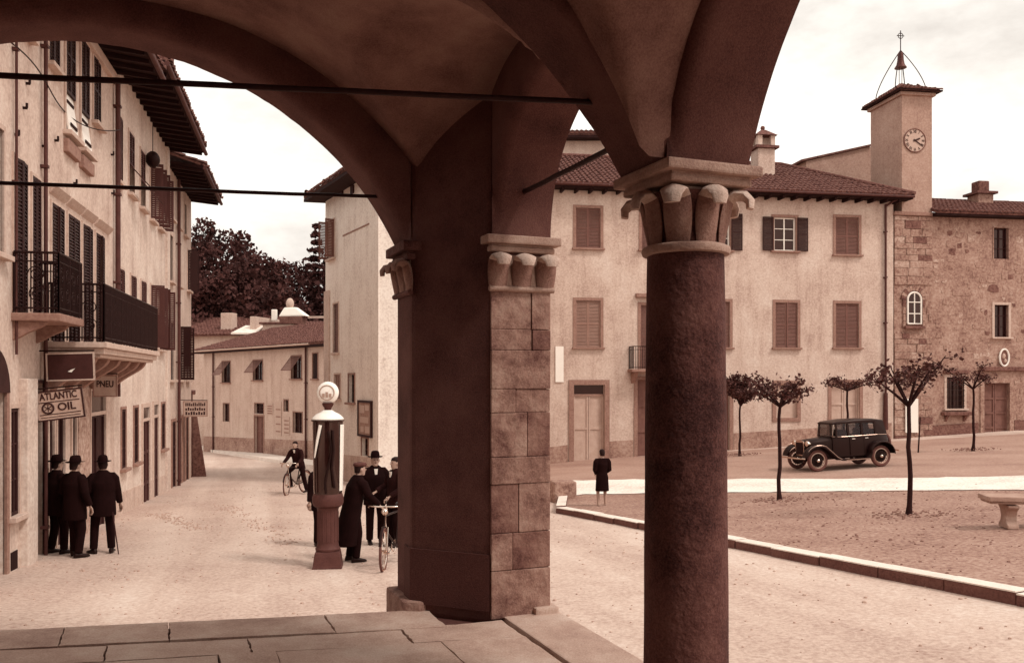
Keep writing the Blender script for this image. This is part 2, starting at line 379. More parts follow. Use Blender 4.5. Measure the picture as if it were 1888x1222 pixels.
# worn gutter of cobbles in the street: scattered stones, too small to pick apart
m2 = MB()
for k in range(260):
    t = rnd.random(); lane = rnd.choice([0, 1])
    p = (Vector((-8.0, 24.0)) * (1 - t) + Vector((-4.2, 16.5)) * t) if lane else (Vector((-9.0, 21.8)) * (1 - t) + Vector((-6.6, 18.6)) * t)
    x, y = p.x + rnd.gauss(0, .16), p.y + rnd.gauss(0, .16); r = rnd.uniform(.015, .035); z = gz(x, y)
    m2.ell([(x, y, z - .01, r, r * .8), (x, y, z + .012, r * .9, r * .7), (x, y, z + .022, r * .4, r * .3)], 6)
m2.build('cobble_gutter', 'cobble', kind='stuff')['label'] = 'worn line of small cobbles in the street'

# ------------------------------------------------------------------ the loggia we stand in
E1 = Vector((.375, -.927)).normalized(); E2 = Vector((E1.y, -E1.x)); LA = Vector((-.134, 5.79))
def LF(s, t, z): return (LA.x + E2.x * s + E1.x * t, LA.y + E2.y * s + E1.y * t, z)
ZF, ZS, ZT = -1.6, .96, 3.05            # floor, springing, wall top
WID = 4.33
lg = thing('arcaded_loggia', 'dark vaulted stone loggia with corner pier and column in the foreground', 'loggia', LF(2, 4, -3.0))

def circ(s, c, half, rise):
    Rr = (half * half + rise * rise) / (2 * rise)
    d = abs(s - c)
    return ZS + (math.sqrt(max(0, Rr * Rr - d * d)) - (Rr - rise)) if d <= half else ZS
def arch_strip(mb, G, a0, a1, zf, o0, o1, top, n=90, rnd_=.0):
    """wall with an arched opening: G(a, o, z) -> world; a along the wall, o through it"""
    A = [a0 + (a1 - a0) * i / n for i in range(n + 1)]
    # denser near the springings
    A = [a0 + (a1 - a0) * (.5 - .5 * math.cos(math.pi * i / n)) for i in range(n + 1)]
    base = len(mb.v); S = 7
    for i, a in enumerate(A):
        z = zf(a); e = 1e-3; a_ = min(max(a, a0 + e), a1 - e); sl = (zf(a_ + e) - zf(a_ - e)) / (2 * e); l = math.hypot(1, sl); na, nz = -sl / l, 1 / l      # direction into the wall
        w0, w1 = [.007 * noise.noise(Vector((a * 5, q, 1))) + .004 * noise.noise(Vector((a * 17, q, 2))) for q in (o0 * 9, o1 * 9 + 5)]
        r = rnd_ if rnd_ else .001; sg = 1 if o1 > o0 else -1; ring = [(a, o0, z + w0)]
        for k in range(S - 2):
            th = math.pi / 2 * k / (S - 3); dn = r * (1 - math.cos(th)); ring.append((min(max(a + na * dn, a0), a1), o1 - sg * r * (1 - math.sin(th)), z + w1 + nz * dn))
        ring.append((a, o1, top)); ring.append((a, o0, top))
        mb.v += [tuple(G(*p)) for p in ring]
    m_ = S + 1
    for i in range(n):
        for k in range(m_):
            k2 = (k + 1) % m_; mb.f.append((base + i * m_ + k, base + (i + 1) * m_ + k, base + (i + 1) * m_ + k2, base + i * m_ + k2)); mb.mi.append(0)
def semi(c, r): return lambda a: ZS + math.sqrt(max(0, r * r - (a - c) ** 2))

# arch towards the street on the left
mb = MB(); G1 = lambda a, o, z: LF(a, o, z)
arch_strip(mb, G1, .43, WID, lambda a: circ(a, 2.38, 1.95, 1.24), -.864, -.454, ZT, 140, .13)
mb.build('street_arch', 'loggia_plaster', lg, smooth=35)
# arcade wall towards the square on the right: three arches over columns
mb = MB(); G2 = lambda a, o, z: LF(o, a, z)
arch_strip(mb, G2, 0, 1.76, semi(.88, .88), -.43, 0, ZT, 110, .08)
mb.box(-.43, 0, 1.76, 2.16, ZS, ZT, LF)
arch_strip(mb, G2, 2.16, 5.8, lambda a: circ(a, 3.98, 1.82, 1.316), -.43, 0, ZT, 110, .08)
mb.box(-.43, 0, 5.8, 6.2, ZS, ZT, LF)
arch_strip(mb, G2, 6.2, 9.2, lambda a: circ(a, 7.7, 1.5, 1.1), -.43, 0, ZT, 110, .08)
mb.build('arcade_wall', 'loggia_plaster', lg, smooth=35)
# transverse arches
for t0 in (1.76, 5.8):
    mb = MB(); arch_strip(mb, G1, 0, 4.1, lambda a: circ(a, 2.05, 2.05, 1.14), t0, t0 + .4, 2.75, 140, .05)
    mb.box(4.1, WID, t0, t0 + .4, ZS, 2.75, LF)
    mb.build('transverse_arch', 'loggia_plaster', lg, smooth=35)
# groin vaults
def vault(t0, t1, c2, r2):
    n, m = 90, 64; mb = MB()
    for i in range(n + 1):
        s = -.02 + (WID + .04) * i / n
        for j in range(m + 1):
            t = t0 - .02 + (t1 - t0 + .04) * j / m
            z1 = .09 + math.sqrt(max(.4, 2.27 ** 2 - (s - 2.2) ** 2))
            z2 = .88 + math.sqrt(max(0, r2 * r2 - ((t - c2) / 1.0) ** 2)) * min(1, 1.28 / r2)
            k = .045; hh = max(k - abs(z1 - z2), 0) / k
            z = max(z1, z2) + hh * hh * k * .25
            z += .012 * noise.noise(Vector((s * 2.2, t * 2.2, 3)))
            mb.v.append(LF(s, t, z))
    for i in range(n):
        for j in range(m):
            k = i * (m + 1) + j; mb.f.append((k, k + 1, k + m + 2, k + m + 1)); mb.mi.append(0)
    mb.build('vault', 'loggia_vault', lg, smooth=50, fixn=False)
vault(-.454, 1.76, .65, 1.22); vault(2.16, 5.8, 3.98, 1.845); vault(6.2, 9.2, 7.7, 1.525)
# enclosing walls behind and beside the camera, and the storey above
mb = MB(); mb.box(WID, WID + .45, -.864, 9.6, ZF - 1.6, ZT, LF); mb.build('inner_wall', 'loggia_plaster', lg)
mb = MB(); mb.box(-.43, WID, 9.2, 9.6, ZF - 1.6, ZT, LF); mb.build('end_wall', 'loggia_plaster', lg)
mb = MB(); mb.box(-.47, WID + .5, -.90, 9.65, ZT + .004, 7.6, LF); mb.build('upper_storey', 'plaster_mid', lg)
# floor
fl = MB(); fl.prism([(-.47, -.30), (.30, -.36), (.6, -.43), (3.0, -.925), (WID, -1.2), (WID, 9.15), (-.47, 9.15)], -4.6, ZF - .035, LF)
fl = fl.build('podium', 'joint', lg)
def flag(pts, dz=0):
    mb = MB(); c = (sum(p[0] for p in pts) / len(pts), sum(p[1] for p in pts) / len(pts))
    pts = [(p[0] + (c[0] - p[0]) * .006, p[1] + (c[1] - p[1]) * .006) for p in pts]
    poly = []
    for i, p in enumerate(pts):                    # break the straight edges a little, as worn stone has
        q = pts[(i + 1) % len(pts)]; L = math.hypot(q[0] - p[0], q[1] - p[1])
        poly.append(p)
        for k in range(1, 8):
            f = k / 8; nx, ny = -(q[1] - p[1]) / L, (q[0] - p[0]) / L; w = rnd.uniform(-.002, .009)
            poly.append((p[0] + (q[0] - p[0]) * f + nx * w, p[1] + (q[1] - p[1]) * f + ny * w))
    tilt = [rnd.uniform(-.009, .009) for _ in range(2)]
    top = [(x, y) for x, y in poly]
    mb.prism(top, ZF - .06, ZF + dz, lambda x, y, z: LF(x, y, z + (tilt[0] * (x - c[0]) + tilt[1] * (y - c[1]) if z > ZF - .05 else 0)))
    mb.build('flagstone', 'flagstone', fl, bevel=0)
def edge_t(s): return -.448 - .207 * (s - .6)
cuts = [.33, 1.02, 2.0, 2.62, 3.5, 4.30]
for a, b_ in zip(cuts, cuts[1:]): flag([(a, edge_t(a)), (b_, edge_t(b_)), (b_, edge_t(b_) + .45 + .02 * math.sin(b_ * 9)), (a, edge_t(a) + .45 + .02 * math.sin(a * 9))], rnd.uniform(0, .006))
t = [(.05, .16), (.75, .12), (1.35, .02), (2.0, -.09), (2.62, -.18), (3.5, -.30), (4.30, -.43)]
prev = [(s, tt if i else .10) for i, (s, tt) in enumerate(t)]
prev = [(.02, .08)] + [(s, edge_t(s) + .45 + .02 * math.sin(s * 9)) for s in cuts[1:]]
row = 0
ss = [.02, 1.02, 2.0, 2.62, 3.5, 4.30]
lower = [edge_t(s) + .45 + .02 * math.sin(s * 9) for s in ss]; lower[0] = .06
for row in range(9):
    hgt = rnd.uniform(.62, .95) if row else .55
    nxt = [-.07] + [rnd.uniform(.75, 1.1) * k + rnd.uniform(-.2, .2) for k in range(1, 5)] + [4.30]
    up_ = [(.55 + row * .78) + rnd.uniform(-.02, .02) - .03 * s for s in range(7)]
    # straight course line
    tl = lambda s, r=row: lower_line(s, r)
    def lower_line(s, r):
        return (edge_t(max(s, .3)) + .45 + .02 * math.sin(s * 9)) if r == 0 else (.42 + (r - 1) * .95 - .19 * s)
    xs_ = [-.06] + sorted(rnd.uniform(.6, .9) * (k + 1) + rnd.uniform(-.25, .25) for k in range(4)) + [4.30]
    if row == 0: xs_ = [-.06, .62, 1.55, 2.35, 3.2, 4.30]
    for a, b_ in zip(xs_, xs_[1:]):
        tr = lambda s: lower_line(s, row + 1)
        if row == 0 and a < .3:
            flag([(a, .03), (.20, .02), (b_, lower_line(b_, 0)), (b_, tr(b_)), (a, tr(a))], rnd.uniform(-.002, .004)); continue
        flag([(a, lower_line(a, row)), (b_, lower_line(b_, row)), (b_, tr(b_)), (a, tr(a))], rnd.uniform(-.002, .004))
# kerb slabs under the arcade
for a, b_ in ((-.02, 1.32), (1.33, 2.9), (2.91, 4.6), (4.61, 6.3), (6.31, 9.1)):
    mb = MB(); mb.prism([(-.49, a), (-.085, a), (-.085, b_), (-.49, b_)], ZF - .26, ZF + .012, LF); mb.build('edge_slab', 'flagstone', fl, bevel=.012)

# corner pier
pr = MB(); foot = [(-.012, -.012), (-.40, -.012), (-.41, -.864), (.457, -.864), (.457, -.454)]
pr.prism([(0, -.014), (-.415, -.014), (-.415, -.86), (.43, -.86), (.43, -.454)], ZF - .04, 2.0, LF)
pr = pr.build('corner_pier', 'loggia_plaster', lg, bevel=.035)
# squared blocks facing the column
zb = [ZF, -1.28, -1.03, -.70, -.52, -.22, -.06, .20, .34, .60]
for n_, (z0, z1) in enumerate(zip(zb, zb[1:])):
    cuts_ = [-.43, .004] if n_ % 3 == 0 else [-.43, rnd.uniform(-.32, -.12), .004]
    for c0, c1 in zip(cuts_, cuts_[1:]):
        mb = MB(); j = rnd.uniform(-.007, .007); k_ = [rnd.uniform(-.006, .006) for _ in range(4)]
        mb.hexa([LF(c0 + .0012, -.30, z0 + .0012), LF(c1 - .0012, -.30, z0 + .0012), LF(c1 - .0012, j, z0 + .0012 + k_[0] * .3), LF(c0 + .0012, j, z0 + .0012 + k_[1] * .3), LF(c0 + .0012, -.30, z1 - .0012), LF(c1 - .0012, -.30, z1 - .0012), LF(c1 - .0012, j, z1 - .0012 + k_[2] * .3), LF(c0 + .0012, j, z1 - .0012 + k_[3] * .3)])
        mb.build('stone_block', 'pier_stone' if rnd.random() < .7 else 'pier_stone_dark', pr, bevel=.006)
# painted dado on the inner face
mb = MB(); mb.prism([(.012, -.012), (.442, -.448), (.442, -.60), (.42, -.60), (.0, -.05)], ZF + .05, -1.17, LF); mb.build('dado', 'dado', pr)
mb = MB(); mb.prism([(.50, -.91), (.50, -.42), (.40, -.36), (.2, -.40), (.2, -.91)], ZF - .30, ZF + .07, LF); mb.build('plinth', 'pier_stone', pr, bevel=.025)
mb = MB(); mb.box(-.475, -.30, -.20, .045, ZF - .02, ZF + .055, LF); mb.build('plinth', 'flagstone', pr, bevel=.015)

def leaf(mb, P, out_dir, side, w, z0, z1, depth, nseg=9):
    """a fleshy water-leaf that rises and curls over at the tip"""
    P = Vector(P); o = Vector(out_dir).normalized(); sd = Vector(side).normalized(); rings = []
    Hh = z1 - z0
    path = []
    for i in range(nseg + 5):
        f = i / (nseg + 4)
        if f < .62: g = f / .62; path.append((.012 + depth * .16 * g * g, z0 + Hh * .78 * g))
        else:
            g = (f - .62) / .38; a = math.pi * (1.0 - 1.12 * g)
            rr = depth * .42
            path.append((.012 + depth * .16 + rr + rr * math.cos(a) , z0 + Hh * .78 + Hh * .22 * math.sin(a)))
    for i, (e, z) in enumerate(path):
        f = i / (len(path) - 1); ww = w * (.42 + .10 * math.sin(math.pi * f)) * (1 if f < .85 else 1 - (f - .85) * 2.2)
        th = .014 + .014 * math.sin(math.pi * f)
        c = P + o * e; c.z = z
        j = min(i + 1, len(path) - 1); k = max(i - 1, 0)
        tx, tz = path[j][0] - path[k][0], path[j][1] - path[k][1]; l = math.hypot(tx, tz) or 1
        nrm = o * (tz / l) + Vector((0, 0, -tx / l))
        ring = []
        for a in range(16):
            t = 2 * math.pi * a / 16; ring.append(c + sd * (ww * math.cos(t)) + nrm * (th * math.sin(t) * (1.25 - .5 * abs(math.cos(t))) * (.86 if abs(math.cos(t)) < .2 and i < len(path) * .6 else 1)))
        rings.append(ring)
    cut = int(len(rings) * .66); mb.cur = 0; mb.loft(rings[:cut + 1]); mb.cur = 1; mb.loft(rings[cut:]); mb.cur = 0  # second slot paints the curl paler, as if lit from above
def abacus(mb, s0, s1, t0, t1, z0, z1, F=LF):
    h = z1 - z0
    for a, b_, e in ((0, .22, -.055), (.22, .50, .0), (.50, .58, -.006), (.58, 1.0, .035)):
        mb.box(s0 - e, s1 + e, t0 - e, t1 + e, z0 + h * a, z0 + h * b_ - .002, F)
# capital on the jamb facing the column
cp = MB(); cp.box(-.42, -.005, -.28, -.002, .60, .84, LF); cp = cp.build('capital', 'capital_stone', pr)
mb = MB(); abacus(mb, -.45, .02, -.3, .03, .825, ZS + .006); mb.build('abacus', 'capital_stone', cp, bevel=.01)
for k, s in enumerate((-.04, -.215, -.39)):
    mb = MB(); p = LF(s, -.01, 0); leaf(mb, p, (E1.x, E1.y, 0), (E2.x, E2.y, 0), .145, .615, .822, .115); mb.build('leaf', ['leaf_body_shade', 'leaf_tip_lit'], cp, smooth=50)
mb = MB(); mb.tube([LF(-.45, .005, .61), LF(.02, .005, .61)], .02, 10); mb.build('astragal', 'capital_stone', cp, smooth=40)
# capital on the jamb of the street arch, seen edge on
cp = MB(); cp.box(.2, .433, -.85, -.47, .60, .84, LF); cp = cp.build('capital', 'capital_stone', pr)
mb = MB(); abacus(mb, .2, .465, -.88, -.43, .80, ZS + .006); mb.build('abacus', 'column_stone', cp, bevel=.01)
for t in (-.83, -.66, -.49):
    mb = MB(); leaf(mb, LF(.42, t, 0), (E2.x, E2.y, 0), (E1.x, E1.y, 0), .145, .615, .822, .115); mb.build('leaf', ['leaf_body_shade', 'leaf_body_shade'], cp, smooth=50)
mb = MB(); mb.tube([LF(.44, -.88, .61), LF(.44, -.43, .61)], .02, 10); mb.build('astragal', 'column_stone', cp, smooth=40)
mb = MB(); abacus(mb, .05, .20, -.42, -.2, .80, ZS + .006)
# columns
def column(t0, first):
    cx, cy = LF(-.228, t0, 0)[:2]
    n = 40; mb = MB(); rings = []
    for i in range(37):
        f = i / 36; z = -1.42 + f * 2.0
        r = .196 - .018 * f ** 1.4
        rings.append([(cx + (r + .004 * noise.noise(Vector((math.cos(a) * 2, math.sin(a) * 2, z * 2.5))) ) * math.cos(a), cy + (r + .004 * noise.noise(Vector((math.cos(a) * 2, math.sin(a) * 2, z * 2.5)))) * math.sin(a), z) for a in [2 * math.pi * k / n for k in range(n)]])
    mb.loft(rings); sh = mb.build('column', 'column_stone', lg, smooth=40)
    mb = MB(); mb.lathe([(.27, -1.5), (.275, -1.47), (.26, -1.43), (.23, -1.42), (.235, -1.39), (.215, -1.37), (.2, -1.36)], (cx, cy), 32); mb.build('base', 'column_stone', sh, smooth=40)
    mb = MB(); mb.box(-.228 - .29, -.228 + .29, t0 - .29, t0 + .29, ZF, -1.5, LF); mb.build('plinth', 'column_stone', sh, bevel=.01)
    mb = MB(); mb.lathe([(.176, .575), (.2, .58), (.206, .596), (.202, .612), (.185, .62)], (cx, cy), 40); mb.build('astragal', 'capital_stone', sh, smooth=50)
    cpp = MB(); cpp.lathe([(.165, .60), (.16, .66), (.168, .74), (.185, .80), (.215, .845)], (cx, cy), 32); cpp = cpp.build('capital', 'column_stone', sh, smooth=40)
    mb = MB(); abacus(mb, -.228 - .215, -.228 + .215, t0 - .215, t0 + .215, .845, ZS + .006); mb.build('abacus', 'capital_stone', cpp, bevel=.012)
    for k in range(8):
        a = math.atan2(E1.y, E1.x) + math.pi / 8 * 0 + k * math.pi / 4
        o = (math.cos(a), math.sin(a), 0); sd = (-math.sin(a), math.cos(a), 0)
        corner = k % 2
        mb = MB(); leaf(mb, (cx + o[0] * .15, cy + o[1] * .15, 0), o, sd, .125 if corner else .118, .62, .842, .135 if corner else .11); mb.build('leaf', ['leaf_body_shade', 'leaf_tip_lit'], cpp, smooth=50)
column(1.96, True); column(6.0, False)
# wrought iron ties
def rod(a, b_, r, name='tie_rod', sag=0):
    a, b_ = Vector(a), Vector(b_); mb = MB()
    mb.tube([a.lerp(b_, i / 12) + Vector((0, 0, -sag * 4 * (i / 12) * (1 - i / 12) + rnd.uniform(-.002, .002))) for i in range(13)], r, 8); mb.build(name, 'iron_rod', lg, smooth=60)
rod(LF(.60, -.66, 1.30), LF(4.3, -.66, 1.14), .0125)
rod(LF(-.215, -.1, 1.26), LF(-.215, 1.9, 1.25), .0165)
p = Vector((.50, 3.99)); q_ = Vector((-3.1, 3.49)); rod((p.x, p.y, 1.27), (q_.x, q_.y, 1.27), .0135)

# ------------------------------------------------------------------ building kit
class Fac:
    """a facade frame: s along it (left to right seen from outside), o outwards, z up"""
    def __init__(s, p0, p1):
        s.p = Vector(p0); d = Vector(p1) - Vector(p0); s.L = d.length; s.d = d.normalized(); s.n = Vector((s.d.y, -s.d.x))
    def __call__(s, a, o, z): return (s.p.x + s.d.x * a + s.n.x * o, s.p.y + s.d.y * a + s.n.y * o, z)

def wall(F, parent, holes, z0, z1, mat, depth=6, s0=0, s1=None, reveal=.22, name='wall'):
    s1 = F.L if s1 is None else s1
    S = sorted(set([s0, s1] + [h[0] for h in holes] + [h[1] for h in holes])); Z = sorted(set([z0, z1] + [h[2] for h in holes] + [h[3] for h in holes]))
    # extra cuts keep the faces small
    mb = MB()
    for a, b in zip(S, S[1:]):
        for c, d in zip(Z, Z[1:]):
            m, n = (a + b) / 2, (c + d) / 2
            if any(h[0] < m < h[1] and h[2] < n < h[3] for h in holes): continue
            mb.quad(F(a, 0, c), F(b, 0, c), F(b, 0, d), F(a, 0, d))
    for a, b, c, d in [h[:4] for h in holes]:
        r = -reveal
        mb.quad(F(a, 0, c), F(a, 0, d), F(a, r, d), F(a, r, c)); mb.quad(F(b, 0, d), F(b, 0, c), F(b, r, c), F(b, r, d))
        mb.quad(F(a, 0, c), F(a, r, c), F(b, r, c), F(b, 0, c)); mb.quad(F(a, r, d), F(a, 0, d), F(b, 0, d), F(b, r, d))
        mb.quad(F(a, r, c), F(a, r, d), F(b, r, d), F(b, r, c))
    mb.quad(F(s0, 0, z0), F(s0, 0, z1), F(s0, -depth, z1), F(s0, -depth, z0)); mb.quad(F(s1, 0, z1), F(s1, 0, z0), F(s1, -depth, z0), F(s1, -depth, z1))
    mb.quad(F(s0, 0, z1), F(s1, 0, z1), F(s1, -depth, z1), F(s0, -depth, z1)); mb.quad(F(s1, -depth, z0), F(s0, -depth, z0), F(s0, -depth, z1), F(s1, -depth, z1))
    return mb.build(name, mat, parent, fixn=False)

def louvre_leaf(F, par, a0, a1, z0, z1, o, mat, hinge=None, ang=0, slat=.062, name='shutter'):
    """one shutter leaf with real slats; ang opens it outwards about the hinge side ('l','r','t')"""
    mb = MB(); fw = .05; th = .03
    def G(a, oo, z):
        if hinge == 'l': c, s_ = math.cos(ang), math.sin(ang); a, oo = a0 + (a - a0) * c - oo * s_ * 0 - 0, o + (oo - o) * 1 * c + (a - a0) * s_
        elif hinge == 'r': c, s_ = math.cos(ang), math.sin(ang); a, oo = a1 - (a1 - a) * c, o + (oo - o) * c + (a1 - a) * s_
        elif hinge == 't': c, s_ = math.cos(ang), math.sin(ang); z, oo = z1 - (z1 - z) * c, o + (oo - o) * c + (z1 - z) * s_
        return F(a, oo, z)
    mb.box(a0, a0 + fw, o, o + th, z0, z1, G); mb.box(a1 - fw, a1, o, o + th, z0, z1, G)
    for zz in (z0, (z0 + z1) / 2 - fw / 2, z1 - fw): mb.box(a0 + fw, a1 - fw, o + .002, o + th - .002, zz, zz + fw, G)
    z = z0 + fw
    while z < z1 - fw - .01:
        mb.hexa([G(a0 + fw, o + th, z), G(a1 - fw, o + th, z), G(a1 - fw, o + th - .008, z - .004), G(a0 + fw, o + th - .008, z - .004),
                 G(a0 + fw, o + .006, z + slat * .72), G(a1 - fw, o + .006, z + slat * .72), G(a1 - fw, o - .002, z + slat * .68), G(a0 + fw, o - .002, z + slat * .68)])
        z += slat
    return mb.build(name, mat, par)

def surround(F, par, a0, a1, z0, z1, w, proud, mat, bottom=True, name='window'):
    mb = MB(); mb.box(a0 - w, a0, -.02, proud, z0, z1 + w, F); mb.box(a1, a1 + w, -.02, proud, z0, z1 + w, F); mb.box(a0 + .001, a1 - .001, -.02, proud, z1, z1 + w - .002, F)
    if bottom: mb.box(a0 - w, a1 + w, -.02, proud + .002, z0 - w, z0 - .001, F)
    return mb.build(name, mat, par)

def casement(F, par, a0, a1, z0, z1, o, mat, cols=2, rows=3, fw=.05, dividers=.03):
    mb = MB(); mb.box(a0, a1, o - .04, o - .02, z0, z1, F); mb.build('pane', 'pane', par)
    mb = MB(); mb.box(a0, a0 + fw, o - .02, o + .03, z0, z1, F); mb.box(a1 - fw, a1, o - .02, o + .03, z0, z1, F); mb.box(a0 + fw, a1 - fw, o - .02, o + .03, z0, z0 + fw, F); mb.box(a0 + fw, a1 - fw, o - .02, o + .03, z1 - fw, z1, F)
    for c in range(1, cols):
        a = a0 + (a1 - a0) * c / cols; w = fw if c == cols / 2 else dividers; mb.box(a - w / 2, a + w / 2, o - .018, o + .028, z0 + fw, z1 - fw, F)
    for r in range(1, rows):
        z = z0 + (z1 - z0) * r / rows; mb.box(a0 + fw, a1 - fw, o - .017, o + .02, z - dividers / 2, z + dividers / 2, F)
    mb.build('sash', mat, par)

def sill(F, par, a0, a1, z, mat, out_=.14, th=.08): mb = MB(); mb.box(a0, a1, -.05, out_, z - th, z, F); mb.build('sill', mat, par, bevel=.01)

def window(F, par, h, kind, smat='louvre_mid', fmat='frame_stone', fw=.13, dosill=True, proud=.03, so=-.06, dk=-.16):
    a0, a1, z0, z1 = h
    w = surround(F, par, a0, a1, z0, z1, fw, proud, fmat, bottom=False) if fw else None
    if w is None:
        m = MB(); m.box(a0, a1, -.19, -.17, z0, z1, F); w = m.build('window', 'hollow_black', par)
    if dosill: sill(F, w, a0 - fw - .05, a1 + fw + .05, z0, fmat)
    am = (a0 + a1) / 2
    if kind == 'louvre':
        g1, g2 = [R(rnd.choice([0, 0, 2, 4, 7])) for _ in (0, 1)]
        louvre_leaf(F, w, a0 + .005, am - .004, z0 + .01, z1 - .01, so, smat, 'l', g1); louvre_leaf(F, w, am + .004, a1 - .005, z0 + .01, z1 - .01, so, smat, 'r', g2)
    elif kind == 'open':
        casement(F, w, a0 + .01, a1 - .01, z0 + .01, z1 - .01, -.1, 'white_paint')
        wd = (a1 - a0) / 2
        louvre_leaf(F, w, a0 - wd - fw * .4, a0 - fw * .4 - .01, z0, z1, proud + .02, smat); louvre_leaf(F, w, a1 + fw * .4 + .01, a1 + wd + fw * .4, z0, z1, proud + .02, smat)
    elif kind == 'ajar':
        casement(F, w, a0 + .01, a1 - .01, z0 + .01, z1 - .01, -.14, 'wood_mid')
        louvre_leaf(F, w, a0, am, z0, z1, .02, smat, 'l', R(rnd.uniform(75, 110))); louvre_leaf(F, w, am, a1, z0, z1, .02, smat, 'r', R(rnd.uniform(70, 110)))
    elif kind == 'awning':      # lower half of the shutter pushed out from the top
        zm = z0 + (z1 - z0) * .48
        casement(F, w, a0 + .01, a1 - .01, z0 + .01, z1 - .01, -.14, 'wood_mid')
        louvre_leaf(F, w, a0, am - .003, zm, z1, .0, smat); louvre_leaf(F, w, am + .003, a1, zm, z1, .0, smat)
        louvre_leaf(F, w, a0, a1, z0, zm - .01, .0, smat, 't', R(42))
    elif kind == 'dark':
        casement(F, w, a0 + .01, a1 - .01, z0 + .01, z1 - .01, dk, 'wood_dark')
    return w

def door(F, par, h, mat, fmat=None, fw=.15, leaves=2, panels=3, transom=0, proud=.04, rec=0):
    F0 = F; F = lambda a, o, z: F0(a, o + rec, z)
    a0, a1, z0, z1 = h
    d_ = MB(); d_.box(a0, a1, -.20, -.17, z0, z1, F); d_ = d_.build('door', mat, par)
    if fmat: surround(F0, d_, a0, a1, z0, z1, fw, proud, fmat, bottom=False, name='door_frame')
    zt = z1 - transom
    w = (a1 - a0) / leaves
    for k in range(leaves):
        m = MB(); b0, b1 = a0 + k * w + .012, a0 + (k + 1) * w - .012; e = .07 if w > .3 else .03
        m.box(b0, b0 + e, -.17, -.13, z0, zt, F); m.box(b1 - e, b1, -.17, -.13, z0, zt, F)
        for r in range(panels + 1):
            zz = z0 + (zt - z0 - .09) * r / panels; m.box(b0 + e, b1 - e, -.168, -.132, zz, zz + .09, F)
        m.build('leaf', mat, d_)
    if transom:
        m = MB(); m.box(a0, a1, -.165, -.10, zt - .04, zt + .04, F); m.build('transom_bar', fmat or mat, d_)
        m = MB(); m.box(a0 + .03, a1 - .03, -.17, -.15, zt + .05, z1 - .02, F); m.build('fanlight', 'pane', d_)
    return d_

def inside(p, poly):
    x, y = p; c = False; j = len(poly) - 1
    for i in range(len(poly)):
        if (poly[i][1] > y) != (poly[j][1] > y) and x < (poly[j][0] - poly[i][0]) * (y - poly[i][1]) / (poly[j][1] - poly[i][1]) + poly[i][0]: c = not c
        j = i
    return c
def tiled(par, corners, tw=.23, tl=.36, mat='tile', name='roof_tiles', thick=.10):
    """pantiles over a plane polygon; first two corners are the eave, left to right"""
    P = [Vector(c) for c in corners]; a = (P[1] - P[0]).normalized(); nn = a.cross(P[2] - P[0])
    nn = nn.normalized() if nn.length else Vector((0, 0, 1))
    if nn.z < 0: nn = -nn
    b = nn.cross(a).normalized()
    if b.z < 0: b = -b
    poly = [((p - P[0]).dot(a), (p - P[0]).dot(b)) for p in P]
    sl = MB(); k = len(P); sl.v = [tuple(p - nn * .01) for p in P] + [tuple(p - nn * thick) for p in P]
    sl.f = [tuple(range(k)), tuple(range(k, 2 * k))[::-1]] + [(i, (i + 1) % k, k + (i + 1) % k, k + i) for i in range(k)]; sl.mi = [0] * len(sl.f)
    roof = sl.build('roof', mat, par)
    mb = MB(); x0, x1 = min(p[0] for p in poly), max(p[0] for p in poly); y1 = max(p[1] for p in poly)
    i = 0; x = x0 + tw * .3
    while x < x1:
        y = -.04; jx = rnd.uniform(-.01, .01)
        while y < y1:
            if inside((x, max(y + tl * .4, .02)), poly):
                yy = y + rnd.uniform(-.03, .03); r = tw * .43; h = rnd.uniform(.0, .015); sk = rnd.uniform(-.012, .012)
                base = len(mb.v)
                for e, rr, up in ((yy, r, .035 + h), (yy + tl * 1.12, r * .8, .012 + h)):
                    for q in range(6):
                        t = math.pi * q / 5; X = x + jx + (sk if e > yy else 0) + rr * math.cos(t)
                        mb.v.append(tuple(P[0] + a * X + b * e + nn * (rr * .85 * math.sin(t) + up - .02)))
                for q in range(5): mb.f.append((base + q, base + q + 1, base + 7 + q, base + 6 + q)); mb.mi.append(0)
                mb.f.append(tuple(base + q for q in range(6))); mb.mi.append(0)
            y += tl
        x += tw; i += 1
    mb.build(name, mat, roof, kind='stuff', fixn=False)
    return roof
def eave(F, par, s0, s1, z, out_, drop=.12, mat='eave_wood', gutter=True, rise=2.0, back=5):
    """boarded soffit on rafters with a gutter, and the roof slope behind it"""
    mb = MB(); mb.hexa([F(s0, -.05, z), F(s1, -.05, z), F(s1, out_, z - drop), F(s0, out_, z - drop), F(s0, -.05, z + .12), F(s1, -.05, z + .12), F(s1, out_, z + .0), F(s0, out_, z)])
    e = mb.build('eave', mat, par)
    n = int((s1 - s0) / .55)
    for k in range(n + 1):
        a = s0 + .08 + (s1 - s0 - .16) * k / max(1, n); m = MB()
        m.hexa([F(a - .05, -.03, z - .11), F(a + .05, -.03, z - .11), F(a + .05, out_ - .06, z - drop - .09), F(a - .05, out_ - .06, z - drop - .09), F(a - .05, -.03, z - .004), F(a + .05, -.03, z - .004), F(a + .05, out_ - .06, z - drop - .004), F(a - .05, out_ - .06, z - drop - .004)])
        m.build('rafter', mat, e)
    if gutter:
        m = MB(); m.tube([F(s0 - .05, out_ + .05, z - drop + .02), F(s1 + .1, out_ + .05, z - drop + .0)], .065, 8); m.build('gutter', 'lead_pipe', e, smooth=60)
    tiled(par, [F(s0, out_ + .06, z + .06), F(s1, out_ + .06, z + .06), F(s1, -back, z + rise), F(s0, -back, z + rise)])
    return e
